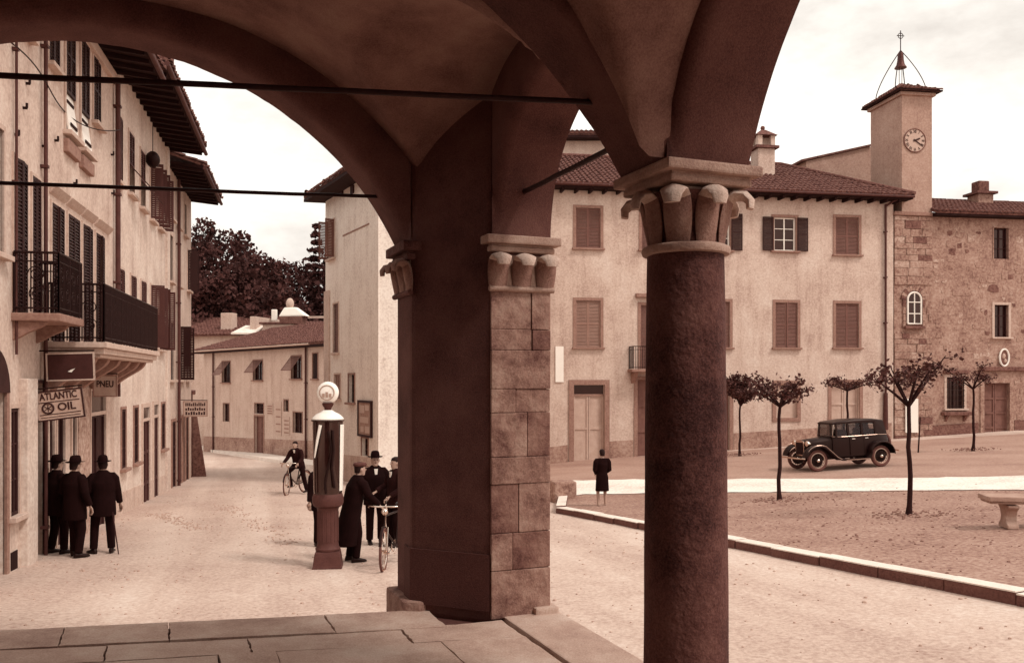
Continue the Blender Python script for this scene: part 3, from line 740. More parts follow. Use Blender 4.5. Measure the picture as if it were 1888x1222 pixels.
def pipe(F, par, s, z0, z1, o=.09, r=.05, name='drain_pipe'):
    mb = MB(); mb.tube([F(s, o, z0), F(s, o, z1)], r, 8); p = mb.build(name, 'lead_pipe', par, smooth=60)
    z = z0 + .6
    while z < z1 - .3:
        m = MB(); m.box(s - r - .015, s + r + .015, 0, o + r + .012, z, z + .05, F); m.build('bracket', 'lead_pipe', p); z += 2.1
    return p
def dados(F, par, s0, s1, zfun, hgt, mat, holes, name='base_course'):
    pass

def base_course(F, par, spans, hgt, mat, proud=.025, low=.4):
    for a, b in spans:
        mb = MB(); n = max(1, int((b - a) / .8))
        for k in range(n):
            s0, s1 = a + (b - a) * k / n, a + (b - a) * (k + 1) / n
            g0, g1 = gz(*F(s0, 0, 0)[:2]), gz(*F(s1, 0, 0)[:2])
            mb.hexa([F(s0, -.05, g0 - low), F(s1, -.05, g1 - low), F(s1, proud, g1 - low), F(s0, proud, g0 - low), F(s0, -.05, g0 + hgt), F(s1, -.05, g1 + hgt), F(s1, proud, g1 + hgt), F(s0, proud, g0 + hgt)])
        mb.build('base_course', mat, par)
def railing(F, par, s0, s1, o1, z0, z1, step=.085, fancy=True, r=.011):
    """iron balcony rail: two end panels and a front, with bars and scrolls"""
    mb = MB()
    loop = [(s0, .03), (s0, o1), (s1, o1), (s1, .03)]
    for zz, rr in ((z1, .022), (z1 - .14, .012), (z0 + .08, .016)):
        mb.tube([F(a, o, zz) for a, o in loop], rr, 6)
    for (a, o), (b, p) in zip(loop, loop[1:]):
        L = math.hypot(b - a, p - o); n = max(2, int(L / step))
        for k in range(n + 1):
            f = k / n; A, O = a + (b - a) * f, o + (p - o) * f
            mb.tube([F(A, O, z0 + .02), F(A, O, z1)], r if k % 8 else r * 1.6, 5)
        if fancy:
            m = max(1, int(L / .34))
            for k in range(m):
                c = (k + .5) / m; pts = []
                for q in range(26):
                    th = q / 25 * 4 * math.pi; rad = .13 * (1 - q / 34); pts.append((math.cos(th) * rad, math.sin(th) * rad))
                for zz, fl in ((z0 + .30, 1), (z0 + .62, -1)):
                    mb.tube([F(a + (b - a) * (c + fl * x / L), o + (p - o) * (c + fl * x / L), zz + y) for x, y in pts], .009, 4)
    return mb.build('railing', 'iron', par)
def corbel(F, par, s, w, o1, z1, h, mat):
    prof = []
    for k in range(13):
        f = k / 12; prof.append((o1 * (1 - f) ** .8 * (1 + .10 * math.sin(f * 6.28)), z1 - h * f))
    mb = MB(); ring0, ring1 = [], []
    pts = [(-.02, z1)] + prof + [(-.02, z1 - h)]
    n = len(mb.v)
    mb.loft([[F(s - w / 2, o, z) for o, z in pts], [F(s + w / 2, o, z) for o, z in pts]]); mb.build('corbel', mat, par, bevel=.012)

# ------------------------------------------------------------------ left side of the street
F1 = Fac((-7.27, 11), (-9.535, 20.8)); F2 = Fac((-9.535, 20.8), (-11.5, 29)); F3 = Fac((-11.5, 29), (-12.94, 35))
b1 = thing('townhouse', 'pale plastered townhouse with two iron balconies over the shop signs, at left', 'building', F1(5, 0, -3.1))
upper1 = [(4.68, 5.36, 5.70, 7.05), (7.96, 8.61, 5.6, 7.02), (3.0, 3.6, 5.7, 7.05)]
french = [(5.80, 6.47, 4.77, 7.05), (6.93, 7.59, 4.74, 7.02)]
first_a = [(2.86, 3.42, 1.08, 3.55), (3.78, 4.16, 1.08, 3.45)]
first_b = [(4.91, 5.62, .68, 3.22), (5.99, 6.76, .68, 3.22), (7.10, 7.82, .68, 3.22), (8.21, 8.92, .68, 3.22)]
extra = [(1.55, 2.33, 1.9, 3.8)]
shop = [(3.76, 4.44, -3.3, -.06), (4.66, 4.97, -3.4, -.2), (5.18, 5.68, -3.4, -.2), (6.22, 6.50, -3.5, -.2), (7.70, 9.05, -3.6, -.24)]
smallw = [(2.64, 3.04, -2.15, -.45)]; arched = [(1.3, 2.42, -3.4, -.2)]
wall(F1, b1, upper1 + french + [(h[0] - .05, h[1] + .05, h[2], h[3]) for h in first_a + first_b] + extra + shop + smallw + arched, -4.2, 7.3, 'plaster_pale', 7)
for h in upper1: window(F1, b1, h, 'louvre', 'louvre_dark', 'frame_pale', .06, so=.0)
for h in french:
    a0, a1, z0, z1 = h; zm = z0 + .78
    w = surround(F1, b1, a0, a1, z0, z1, .09, .03, 'frame_pale', bottom=False); sill(F1, w, a0 - .16, a1 + .16, z0, 'frame_pale', .16, .09)
    am = (a0 + a1) / 2
    louvre_leaf(F1, w, a0, am - .004, zm, z1, .0, 'louvre_dark'); louvre_leaf(F1, w, am + .004, a1, zm, z1, .0, 'louvre_dark')
    m = MB(); m.hexa([F1(a0, .05, z0 + .02), F1(a1, .05, z0 + .02), F1(a1, .08, z0 + .02), F1(a0, .08, z0 + .02), F1(a0, -.05, zm), F1(a1, -.05, zm), F1(a1, -.02, zm), F1(a0, -.02, zm)]); m.build('lower_panel', 'white_paint', w)
    m = MB(); m.box(a0 + .1, a1 - .1, .07, .085, z0 + .14, z0 + .2, F1); m.build('panel_hole', 'hollow_black', w); m = MB(); m.box(a0 + .1, a1 - .1, .0, .02, zm - .2, zm - .14, F1); m.build('panel_hole', 'hollow_black', w)
    # bracketed shelf below
    m = MB(); m.box(a0 - .12, a1 + .12, -.02, .10, z0 - .42, z0 - .16, F1); m.build('apron', 'frame_stone', w, bevel=.02)
for h in first_a + first_b: window(F1, b1, (h[0] - .05, h[1] + .05, h[2], h[3]), 'louvre', 'louvre_dark', 'frame_pale', .05, dosill=False, so=.0)
for h in extra: window(F1, b1, h, 'louvre', 'louvre_dark', 'frame_pale', .08)
# lintel cornices over the balcony doors
for a, b in ((4.75, 5.75), (5.85, 6.9), (6.98, 7.96), (8.08, 9.45)):
    m = MB(); m.hexa([F1(a, -.02, 3.34), F1(b, -.02, 3.34), F1(b, .05, 3.40), F1(a, .05, 3.40), F1(a, -.02, 3.50), F1(b, -.02, 3.50), F1(b, .13, 3.50), F1(a, .13, 3.50)]); m.build('lintel_cornice', 'frame_pale', b1, bevel=.01)
for k, h in enumerate(shop):
    if k == 0:      # open doorway: a black sheet stands in for the shade inside the shop
        m = MB(); m.box(h[0], h[1], -.215, -.20, h[2], h[3], F1); dd = m.build('doorway', 'hollow_black', b1); surround(F1, dd, *h, .06, .04, 'wood_dark', bottom=False, name='door_frame'); continue
    door(F1, b1, h, 'wood_dark', 'frame_pale', .07, 1 if k < 4 else 2, 2, transom=.0 if k < 4 else .5, rec=.13)
for h in smallw: window(F1, b1, h, 'dark', fmat='frame_pale', fw=.07, dk=-.02)
for h in arched:
    d_ = door(F1, b1, h, 'wood_dark', 'frame_stone', .12, 2, 3)
    am, w2 = (h[0] + h[1]) / 2, (h[1] - h[0]) / 2 + .12
    m = MB(); pts = [(am + w2 * math.cos(t), h[3] + w2 * math.sin(t)) for t in [math.pi * k / 14 for k in range(15)]]; m.loft([[F1(a, -.02, z) for a, z in pts], [F1(a, .05, z) for a, z in pts]]); m.build('tympanum', 'wood_dark', d_)
m = MB(); m.box(3.12, 3.66, -.02, .13, -4, .02, F1); m.build('pilaster', 'plaster_bright', b1, bevel=.02)
m = MB(); m.box(6.62, 7.5, -.02, .05, -4.2, -.15, F1); m.build('stone_pilaster', 'stone_light', b1, bevel=.015)
m = MB(); m.box(2.7, 3.0, -.02, .015, -3.05, -2.72, F1); m.build('cellar_vent', 'hollow_black', b1)
# balconies
bc = MB(); bc.box(2.72, 4.18, -.02, .72, .93, 1.06, F1); bc = bc.build('balcony', 'frame_stone', b1, bevel=.02)
railing(F1, bc, 2.76, 4.14, .68, 1.06, 2.02, .075)
for s in (2.85, 4.05): corbel(F1, bc, s, .12, .5, .93, .30, 'frame_stone')
bc = MB(); bc.box(4.32, 9.85, -.02, 1.06, .57, .67, F1); bc.box(4.38, 9.79, -.02, 1.0, .46, .568, F1); bc.box(4.44, 9.73, -.02, .93, .40, .458, F1); bc = bc.build('balcony', 'frame_pale', b1, bevel=.012)
railing(F1, bc, 4.38, 9.79, 1.0, .67, 1.70, .06, r=.013)
for s in (4.75, 5.75, 6.75, 7.75, 8.75, 9.5): corbel(F1, bc, s, .22, .8, .40, .62, 'frame_stone')
pipe(F1, b1, 4.27, -3.2, 7.2, .08, .035); pipe(F1, b1, 2.79, .4, 7.2, .06, .022); pipe(F1, b1, 9.98, -.4, 7.2, .10, .062)
m = MB(); m.box(-.2, 10.05, -.02, .10, 7.05, 7.28, F1); m.build('cornice', 'frame_pale', b1, bevel=.02)
eave(F1, b1, -.5, 10.04, 7.42, 1.05)
m = MB(); pts = [F1(1.2 + 8.8 * f, .12 + .1 * math.sin(f * 9), 5.0 + .9 * f + .12 * math.sin(f * 7) - .3 * math.sin(math.pi * f)) for f in [k / 30 for k in range(31)]]; m.tube(pts, .012, 5); m.build('cable', 'iron', b1)
# insulators and brackets on the wall
for s, z in ((3.3, 4.45), (3.45, 4.9), (5.1, 4.4), (9.7, 5.3), (9.75, 4.4), (4.35, 4.1), (2.9, 3.9), (6.4, 3.9)):
    m = MB(); m.box(s - .015, s + .015, -.02, .07, z - .02, z + .02, F1); m.tube([F1(s, .06, z), F1(s, .06, z + .08)], .02, 6); m.build('insulator', 'iron', b1)

b2 = thing('townhouse', 'tall pale townhouse with deep timber eave beyond the drain pipe', 'building', F2(4, 0, -3.4))
sec = [(.25, .85, 4.83, 6.45), (1.72, 2.42, 4.85, 6.45), (3.35, 4.05, 4.80, 6.40), (4.95, 5.65, 4.75, 6.38), (6.4, 7.1, 4.75, 6.38)]
fir = [(.45, 1.1, 1.0, 2.74), (1.97, 2.68, 1.0, 2.74), (3.44, 4.2, 1.0, 2.76), (5.0, 5.75, .98, 2.80), (6.5, 7.25, .95, 2.82)]
gro = [(.79, 1.30, -2.22, -.74), (2.41, 3.0, -2.23, -.75), (7.02, 7.7, -2.22, -.77)]
dor = [(3.69, 4.75, -3.9, -.79), (5.49, 6.3, -3.95, -.76)]; ven = [(.92, 1.24, -3.36, -3.1), (2.41, 2.85, -3.48, -3.2)]
wall(F2, b2, sec + fir + gro + dor + ven, -4.6, 7.75, 'plaster_bright', 7)
for h, k in zip(sec, ('louvre', 'awning', 'awning', 'ajar', 'ajar')): window(F2, b2, h, k, 'louvre_brown', 'frame_pale', .06, so=.01)
for h, k in zip(fir, ('louvre', 'louvre', 'louvre', 'ajar', 'ajar')): window(F2, b2, h, k, 'louvre_brown', 'frame_pale', .06, so=.01)
for h in gro: window(F2, b2, h, 'dark', fmat='frame_stone', fw=.07, dk=-.02)
for h in dor: door(F2, b2, h, 'louvre_brown', 'frame_pale', .12, 2, 3, transom=.35, rec=.14)
for h in ven: window(F2, b2, h, 'dark', fmat='frame_pale', fw=.03, dosill=False)
m = MB(); m.box(7.95, 8.4, -.02, .07, -4.6, 7.7, F2); m.build('pilaster', 'plaster_bright', b2, bevel=.02)
base_course(F2, b2, [(.1, 3.5), (4.95, 5.3), (6.5, 7.9)], .55, 'plaster_mid')
eave(F2, b2, -.02, 8.42, 7.75, 1.15)
m = MB(); m.tube([F2(4.2, .2, 7.6), F2(4.2, .2, 6.5)], .012, 6); la = m.build('hanging_lamp', 'iron')
tag(la, 'small dark round lamp hanging from the eave on the pale facade', 'lamp')
m = MB(); m.ball(F2(4.2, .2, 6.32), .2, .2, .24); m.build('lamp_shade', 'iron', la, smooth=60)

b3 = thing('townhouse', 'last narrow townhouse of the left row, its eave lowest, beside the dark trees', 'building', F3(3, 0, -3.8))
hs3 = {'top': [(.5, 1.1, 5.5, 6.7), (2.2, 2.8, 5.5, 6.7), (4.0, 4.6, 5.5, 6.7)], 'mid': [(.35, 1.05, 3.35, 4.92), (2.3, 3.0, 3.4, 4.95), (4.9, 5.6, 3.5, 5.05)], 'low': [(.5, 1.3, .0, 1.95), (2.9, 3.7, .0, 1.95), (4.6, 5.4, 0, 1.95)]}
g3 = [(.8, 1.7, -4.1, -1.45), (2.5, 3.1, -4.2, -1.4), (3.6, 4.0, -4.2, -1.4), (4.4, 5.1, -4.3, -1.45)]
wall(F3, b3, sum(hs3.values(), []) + g3, -4.8, 7.2, 'plaster_pale', 7)
for h in hs3['top']: window(F3, b3, h, 'louvre', 'louvre_brown', 'frame_pale', .07)
for k, h in enumerate(hs3['mid'] + hs3['low']): window(F3, b3, h, 'ajar' if k in (2, 4) else 'louvre', 'louvre_dark', 'frame_pale', .07)
for h in g3: door(F3, b3, h, 'wood_dark', 'frame_stone', .1, 1, 3, rec=.14)
pipe(F3, b3, 1.9, -4.2, 7.1, .1, .06)
eave(F3, b3, .25, 6.2, 7.28, 1.1)
# dark gate and wall beyond the row
FG = Fac((-13.0, 35.25), (-14.2, 38.6)); gw = thing('garden_wall', 'dark low garden wall with buttress where the left row ends', 'wall', FG(1, 0, -4))
m = MB(); m.box(0, FG.L, -.5, 0, -5, -.6, FG); m.build('wall', 'stone_dark', gw, bevel=.05)
m = MB(); m.hexa([FG(.3, 0, -5), FG(1.3, 0, -5), FG(1.3, .7, -5), FG(.3, .7, -5), FG(.3, 0, -1), FG(1.3, 0, -1), FG(1.3, .12, -1), FG(.3, .12, -1)]); m.build('buttress', 'stone_dark', gw, bevel=.04)
m = MB(); m.box(-.1, FG.L, -.6, .12, -.6, -.45, FG); m.build('coping', 'tile', gw)

# ------------------------------------------------------------------ shop signs
def board(name, label, F, s, o0, o1, z0, z1, mat, tilt=0, frame=None, th=.03, drop=0):
    """a sign panel standing out from the wall; returns (empty, frame axes)"""
    A = Vector(F(s, o0, z0)); X = Vector(F(s, o1, z0)) - A; W = X.length; X.normalize(); Z = Vector((0, 0, 1))
    X = (X + Z * math.tan(tilt)).normalized(); Y = X.cross(Z).normalized(); Z = Y.cross(X).normalized() * -1
    if Z.z < 0: Z = -Z
    Yc = Vector((F.d.x, F.d.y, 0)) * -1
    G = lambda a, o, z: tuple(A + X * a + Yc * o + Z * z)
    t = thing(name, label, 'sign', tuple(A)); H = z1 - z0
    m = MB(); m.box(0, W, -th / 2, th / 2, 0, H, G); p = m.build('panel', mat, t, bevel=.004)
    if frame:
        m = MB(); e = .025
        for a in ((0, e, 0, H), (W - e, W, 0, H), (e, W - e, 0, e), (e, W - e, H - e, H)): m.box(a[0], a[1], -th / 2 - .008, th / 2 + .008, a[2], a[3], G)
        m.build('rim', frame, t)
    m = MB(); m.tube([F(s, -.02, z1 + .04), tuple(Vector(G(W, 0, H)) + Vector((0, 0, .03)))], .014, 6); m.build('bracket', 'iron', t)
    return t, G, X, Z, Yc, W, H
t, G, X, Z, Yc, W, H = board('hanging_sign', 'pale ATLANTIC OIL sign hanging out over the shop door', F1, 3.72, .10, .86, -.72, -.21, 'sign_pale', R(7), 'letter')
text_part('ATLANTIC', 'lettering', .165, G(W * .50, .02, H * .80), X, Z, 'letter', t, squash=.74)
text_part('OIL', 'lettering', .175, G(W * .64, .02, H * .42), X, Z, 'letter', t, squash=1.05)
m = MB(); m.box(.06, W - .06, .015, .021, H * .605, H * .632, G); m.box(.06, W - .06, .015, .021, H * .20, H * .225, G); m.box(.07, W - .07, .015, .020, H * .11, H * .13, G); m.build('rule_line', 'letter', t)
m = MB()
pts = [G(W * .26 + .085 * math.cos(a), .02, H * .42 + .085 * math.sin(a)) for a in [2 * math.pi * k / 20 for k in range(21)]]; m.tube(pts, .016, 6)
for k in range(3):
    a = math.pi * k / 3 + .5; m.tube([G(W * .26 + .06 * math.cos(a), .02, H * .42 + .06 * math.sin(a)), G(W * .26 - .06 * math.cos(a), .02, H * .42 - .06 * math.sin(a))], .007, 4)
m.build('round_emblem', 'letter', t)
t, G, X, Z, Yc, W, H = board('hanging_sign', 'dark framed signboard with a small pale mark under the balcony', F1, 4.18, .12, .90, -.03, .46, 'sign_dark', R(2), 'frame_pale')
m = MB(); m.prism([(W * .44, H * .33), (W * .52, H * .30), (W * .56, H * .38), (W * .60, H * .44), (W * .52, H * .40)], .016, .021, lambda a, z, o: G(a, o, z)); m.build('emblem', 'white_paint', t)
t, G, X, Z, Yc, W, H = board('hanging_sign', 'small projecting PNEU sign beneath the long balcony', F1, 7.45, .12, .60, -.36, .10, 'sign_pale', 0, 'frame_stone')
text_part('PNEU', 'lettering', .19, G(W * .5, .02, H * .58), X, Z, 'letter', t, squash=.72)
t, G, X, Z, Yc, W, H = board('hanging_sign', 'small three-line sign sticking out at the far end of the left row', F3, 3.0, .10, .95, -1.36, -.78, 'sign_pale', 0, 'frame_stone')
m = MB()
for r_, n in ((.78, 11), (.5, 9), (.22, 8)):      # lettering too small to read in the photograph
    for k in range(n):
        x = W * (.08 + .84 * (k + .5) / n); w = W * .84 / n * .34; m.box(x - w, x + w, .016, .021, H * r_ - .06, H * r_ + .06 * rnd.choice([.4, 1, 1]), G)
m.build('lettering', 'letter', t)

# ------------------------------------------------------------------ house at the bend of the street
FC = Fac((-7.63, 35.5), (-4.6, 30)); FR = Fac((-4.6, 30), (-4.6 + 5.2, 31.35))
cb = thing('corner_house', 'pale corner house with poster board where the street bends', 'building', FC(3, 0, -4))
ch = [(.45, 1.25, 4.85, 6.36), (1.1, 1.75, 1.07, 3.0), (1.25, 2.0, -.74, .21), (2.99, 3.7, -.85, .20), (4.5, 5.2, -2.75, -2.1)]
wall(FC, cb, ch, -4.8, 7.55, 'plaster_central', 5)
window(FC, cb, ch[0], 'ajar', 'louvre_mid', 'frame_pale', .06); window(FC, cb, ch[1], 'louvre', 'louvre_mid', 'frame_pale', .06)
window(FC, cb, ch[2], 'louvre', 'louvre_grey', 'frame_pale', .06); window(FC, cb, ch[3], 'dark', fmat='frame_stone', fw=.06); window(FC, cb, ch[4], 'dark', fmat='frame_stone', fw=.05, dosill=False)
m = MB(); m.box(-.04, .62, -.02, .06, -4.8, 3.6, FC); m.build('quoin', 'plaster_mid', cb)
m = MB(); m.box(FC.L - .28, FC.L + .02, -.02, .03, -4.8, 7.5, FC); m.build('corner_strip', 'plaster_central', cb)
m = MB(); m.box(2.3, 5.3, -.02, .02, 5.52, 5.57, FC); m.build('wall_mark', 'frame_stone', cb)
for s, z in ((2.0, 7.1), (3.3, 6.95)):
    m = MB(); m.box(s, s + .35, -.02, .05, z, z + .3, FC); m.build('beam_end', 'wood_dark', cb)
wall(FR, cb, [(1.3, 2.2, 4.8, 6.4), (1.3, 2.2, .8, 2.6)], -4.8, 7.55, 'plaster_central', 4)
for h in [(1.3, 2.2, 4.8, 6.4), (1.3, 2.2, .8, 2.6)]: window(FR, cb, h, 'louvre', 'louvre_mid', 'frame_pale', .08)
base_course(FC, cb, [(0, 6.2)], 1.0, 'plaster_mid')
e0 = Vector(FC(-.55, .75, 7.5)); e1 = Vector(FC(FC.L + .5, .75, 7.5)); e2 = Vector(FR(FR.L + .4, .75, 7.5)); e3 = e0 + (e2 - e1); ap0 = (e0 + e1) * .5 + (e3 - e0) * .42 + Vector((0, 0, 2.0)); ap1 = (e0 + e1) * .5 + (e3 - e0) * .58 + Vector((0, 0, 2.0))
tiled(cb, [e0, e1, ap1, ap0][:2] + [ap0]); tiled(cb, [e1, e2, ap1, ap0]); tiled(cb, [e3, e0, ap0, ap1])
m = MB(); m.prism([(e0.x, e0.y), (e1.x, e1.y), (e2.x, e2.y), (e3.x, e3.y)], 7.28, 7.40); m.build('eave', 'eave_wood', cb)
m = MB(); m.box(.3, .9, -1.6, -1.0, 7.6, 9.0, FC); m.build('chimney', 'plaster_mid', cb, bevel=.03)
pb = thing('poster_board', 'framed poster board hung low on the corner house wall', 'poster', FC(4.9, .05, -2)); m = MB(); m.box(4.24, 5.62, .01, .05, -2.01, -.78, FC); m.build('sheet', 'poster', pb)
m = MB()
for a in ((4.2, 4.28, -2.05, -.74), (5.58, 5.66, -2.05, -.74), (4.28, 5.58, -2.05, -1.97), (4.28, 5.58, -.82, -.74)): m.box(a[0], a[1], .0, .08, a[2], a[3], FC)
m.build('frame', 'wood_dark', pb)
for k, (s, z, w, h_) in enumerate(((4.4, -1.2, .5, .28), (5.0, -1.1, .4, .2), (4.45, -1.55, .9, .22), (4.5, -1.88, .35, .2), (5.0, -1.9, .45, .24))):
    m = MB(); m.box(s, s + w, .048, .056 + .001 * k, z, z + h_, FC); m.build('print', 'clock_white', pb)

# ------------------------------------------------------------------ low house across the end of the street
FF = Fac((-22.1, 62.2), (-9.2, 46.98)); fb = thing('low_house', 'low two-storey house with propped shutters across the street end', 'building', FF(9, 0, -4.8))
fu = [(3.4, 4.8, -.18, 1.25), (8.5, 9.9, -.02, 1.25), (13.9, 15.2, .06, 1.4), (16.6, 17.2, .06, 1.5)]
fd = [(3.6, 4.6, -2.84, -1.62), (12.93, 13.5, -1.9, -1.21), (14.15, 15.3, -3.12, -1.91), (8.73, 10.05, -2.15, -1.5)]; fdoor = [(8.73, 10.05, -5.2, -2.3)]
wall(FF, fb, fu + fd + fdoor, -6.2, 2.0, 'plaster_far', 6)
for h in fu[:3]:
    w = window(FF, fb, h, 'dark', fmat='frame_stone', fw=.06); a0, a1, z0, z1 = h
    louvre_leaf(FF, w, a0, a1, z0 + .25, z1, .02, 'louvre_mid', 't', R(38), slat=.09)
window(FF, fb, fu[3], 'louvre', 'louvre_dark', 'frame_stone', .06)
for h in fd: window(FF, fb, h, 'dark', fmat='frame_stone', fw=.06, dosill=False)
for h in fdoor: door(FF, fb, h, 'wood_mid', 'frame_stone', .1)
pipe(FF, fb, 2.0, -5.3, 1.9, .1, .06); pipe(FF, fb, 15.9, -5.0, 1.9, .1, .06)
base_course(FF, fb, [(0, 8.6), (10.2, 17.5)], 1.1, 'plaster_old')
for s0, s1, z0, z1 in ((10.55, 11.4, -2.15, -1.48), (11.75, 12.6, -3.4, -1.35), (12.9, 13.7, -3.3, -2.2)):
    pp = MB(); pp.box(s0, s1, .01, .03, z0, z1, FF); pp = pp.build('wall_poster', 'clock_white'); tag(pp, {10.55: 'small pale notice on the low house wall, beside the door', 11.75: 'tall pale notice on the low house wall', 12.9: 'faded notice under the tiny window of the low house'}[s0], 'poster')
    for k in range(4):
        m = MB(); z = z0 + (z1 - z0) * (k + .6) / 4.6; m.box(s0 + .1, s1 - .1, .028, .036, z - .05, z + .03, FF); m.build('print', 'frame_stone', pp)
m = MB(); m.tube([FF(-.6, .55, 2.02), FF(17.2, .55, 2.02)], .06, 8); m.build('gutter', 'clock_white', fb, smooth=60)
m = MB(); m.box(-.6, 19, -.1, .5, 1.86, 2.02, FF); m.build('eave', 'eave_wood', fb)
tiled(fb, [FF(-.6, .55, 2.08), FF(19.5, .55, 2.08), FF(19.5, -5.5, 3.9), FF(-.6, -5.5, 3.7)])
# more roofs stepping up behind it
FB = Fac((-27.5, 69), (-11.5, 65.5)); rb = thing('rear_house', 'tiled roofs and chimneys of houses stepping up behind the low house', 'building', FB(8, 0, -4))
m = MB(); m.box(0, 16, -9, 0, -6, 3.6, FB); m.build('wall', 'plaster_far', rb)
tiled(rb, [FB(-.4, .5, 3.5), FB(7.6, .5, 3.5), FB(7.6, -5, 5.2), FB(-.4, -5, 5.2)], tw=.3, tl=.45)
tiled(rb, [FB(7.7, .9, 3.3), FB(16.5, .9, 3.3), FB(16.5, -4.6, 4.7), FB(7.7, -4.6, 4.7)], tw=.3, tl=.45)
m = MB(); m.box(7.4, 7.9, -4, .2, 3.2, 4.9, FB); m.build('party_wall', 'plaster_far', rb, bevel=.05)
m = MB(); m.hexa([FB(6.2, .9, 3.5), FB(8.4, 1.0, 3.45), FB(8.2, -.6, 4.1), FB(6.6, -.6, 4.15), FB(6.2, .9, 3.62), FB(8.4, 1.0, 3.57), FB(8.2, -.6, 4.22), FB(6.6, -.6, 4.27)]); m.build('pale_lean_to', 'plaster_central', rb)
m = MB(); m.box(4.3, 5.3, -1.6, -.8, 3.7, 5.3, FB); m.build('chimney', 'plaster_far', rb, bevel=.05)
m = MB(); m.box(8.7, 11.2, -.4, .6, 3.3, 4.25, FB); m.build('dormer', 'plaster_far', rb, bevel=.04)
m = MB(); m.box(8.5, 11.4, -.6, .8, 4.26, 4.4, FB); m.build('dormer_roof', 'tile', rb)
m = MB(); m.box(12.6, 13.0, .4, .7, 3.5, 4.1, FB); m.build('pipe_head', 'white_paint', rb, bevel=.05)
wc = thing('roof_chimney', 'whitewashed chimney head with crooked cap standing on the far roof', 'chimney', FB(10, -2, 4.4))
m = MB(); m.box(8.9, 10.8, -2.6, -1.7, 3.9, 5.0, FB); m.build('stack', 'stone_dark', wc, bevel=.05)
m = MB(); m.hexa([FB(8.8, -2.6, 5.01), FB(11.2, -2.6, 5.01), FB(11.2, -1.7, 5.01), FB(8.8, -1.7, 5.01), FB(9.2, -2.4, 5.75), FB(10.2, -2.4, 5.75), FB(10.2, -1.9, 5.75), FB(9.2, -1.9, 5.75)]); m.build('head', 'white_paint', wc, bevel=.12)
m = MB(); m.ball(FB(9.6, -2.15, 6.05), .32, .28, .45); m.build('cap', 'frame_pale', wc, smooth=60)
m = MB(); m.box(8.1, 8.5, -2.2, -1.9, 4.7, 5.6, FB); m.build('pot', 'white_paint', wc, bevel=.06)
m = MB(); m.box(11.2, 13.0, -2.2, -2.0, 4.85, 5.02, FB); m.build('cowl_arm', 'frame_pale', wc)
sw = MB(); n = 18
for k in range(n):
    A = Vector((-23.5, 65)).lerp(Vector((-8.6, 39.6)), k / n); B = Vector((-23.5, 65)).lerp(Vector((-8.6, 39.6)), (k + 1) / n); nrm = Vector((.86, .5))
    Q = [A, B, B + nrm * 1.6, A + nrm * 1.6]
    sw.hexa([(q.x, q.y, gz(q.x, q.y) - .2) for q in Q] + [(q.x, q.y, gz(q.x, q.y) + .18) for q in Q])
struct(sw.build('pavement', 'kerb_stone'))

# ------------------------------------------------------------------ big house across the square
FH = Fac((.4, 37.5), (17.4, 40.2))
hh = thing('large_house', 'broad plastered house with three rows of shuttered windows across the square', 'building', FH(8, 0, -3.2))
top = [(2.42, 3.52, 5.75, 7.5), (5.4, 6.5, 5.75, 7.52), (8.45, 9.5, 5.80, 7.45), (11.62, 12.66, 5.84, 7.36), (14.62, 15.76, 5.74, 7.45), (-.6, .5, 5.75, 7.5)]
mid = [(2.42, 3.52, 1.42, 3.46), (8.45, 9.5, 1.45, 3.5), (11.68, 12.75, 1.46, 3.5), (14.62, 15.76, 1.48, 3.5), (-.6, .5, 1.42, 3.46)]
bald = [(5.35, 6.5, .48, 3.3)]
gw_ = [(11.70, 12.72, -1.72, -.2)]; gd = [(2.32, 3.7, -3.6, -.22), (5.2, 6.5, -3.45, .0), (14.4, 15.8, -3.0, -.15), (8.5, 9.5, -3.3, -.2)]
wall(FH, hh, top + mid + bald + gw_ + gd, -4.4, 8.35, 'plaster_mid', 8, s0=-3, s1=17.5)
for k, h in enumerate(top): window(FH, hh, h, {3: 'open', 2: 'open'}.get(k, 'louvre'), 'louvre_dark' if k in (2, 3) else 'louvre_mid', 'frame_stone', .13)
for k, h in enumerate(mid): window(FH, hh, h, 'louvre', 'louvre_grey' if k in (0, 4) else 'louvre_mid', 'frame_stone', .13)
for h in bald: window(FH, hh, h, 'louvre', 'louvre_mid', 'frame_stone', .13, dosill=False)
for h in gw_:
    w = surround(FH, hh, *h, .17, .05, 'frame_stone'); m = MB(); m.box(h[0], h[1], -.2, -.1, h[2], h[3], FH); m.build('blind', 'wood_pale', w)
door(FH, hh, gd[0], 'wood_pale', 'frame_stone', .22, 2, 2, transom=.45, proud=.06)
for h in gd[1:]: door(FH, hh, h, 'wood_pale' if h[0] > 14 else 'wood_mid', 'frame_stone', .16, 2, 3)
m = MB(); m.box(4.75, 7.1, -.02, .7, .34, .46, FH); bh = m.build('balcony', 'frame_stone', hh, bevel=.02)
railing(FH, bh, 4.82, 7.0, .65, .46, 1.45, .1, fancy=False)
for s in (5.0, 6.8): corbel(FH, bh, s, .18, .5, .34, .5, 'frame_stone')
m = MB(); m.box(5.1, 6.75, -.02, .22, 3.62, 3.8, FH); m.build('door_hood', 'frame_stone', hh, bevel=.03)
base_course(FH, hh, [(-2.8, 2.05), (3.95, 5.0), (6.75, 8.3), (9.7, 14.2), (16.0, 17.4)], .75, 'plaster_old')
pipe(FH, hh, 17.05, -2.2, 8.1, .1, .055)
m = MB(); m.tube([FH(17.05, .1, -2.3), FH(17.05, .1, -.6)], [.12, .10], 8); m.build('pipe_shoe', 'lead_pipe', hh, smooth=60)
m = MB(); m.tube([FH(17.05, .1, 8.0), FH(17.3, .3, 8.2), FH(17.95, .72, 8.45)], .05, 6); m.build('gutter_elbow', 'lead_pipe', hh)
ze, zr = 8.42, 10.75
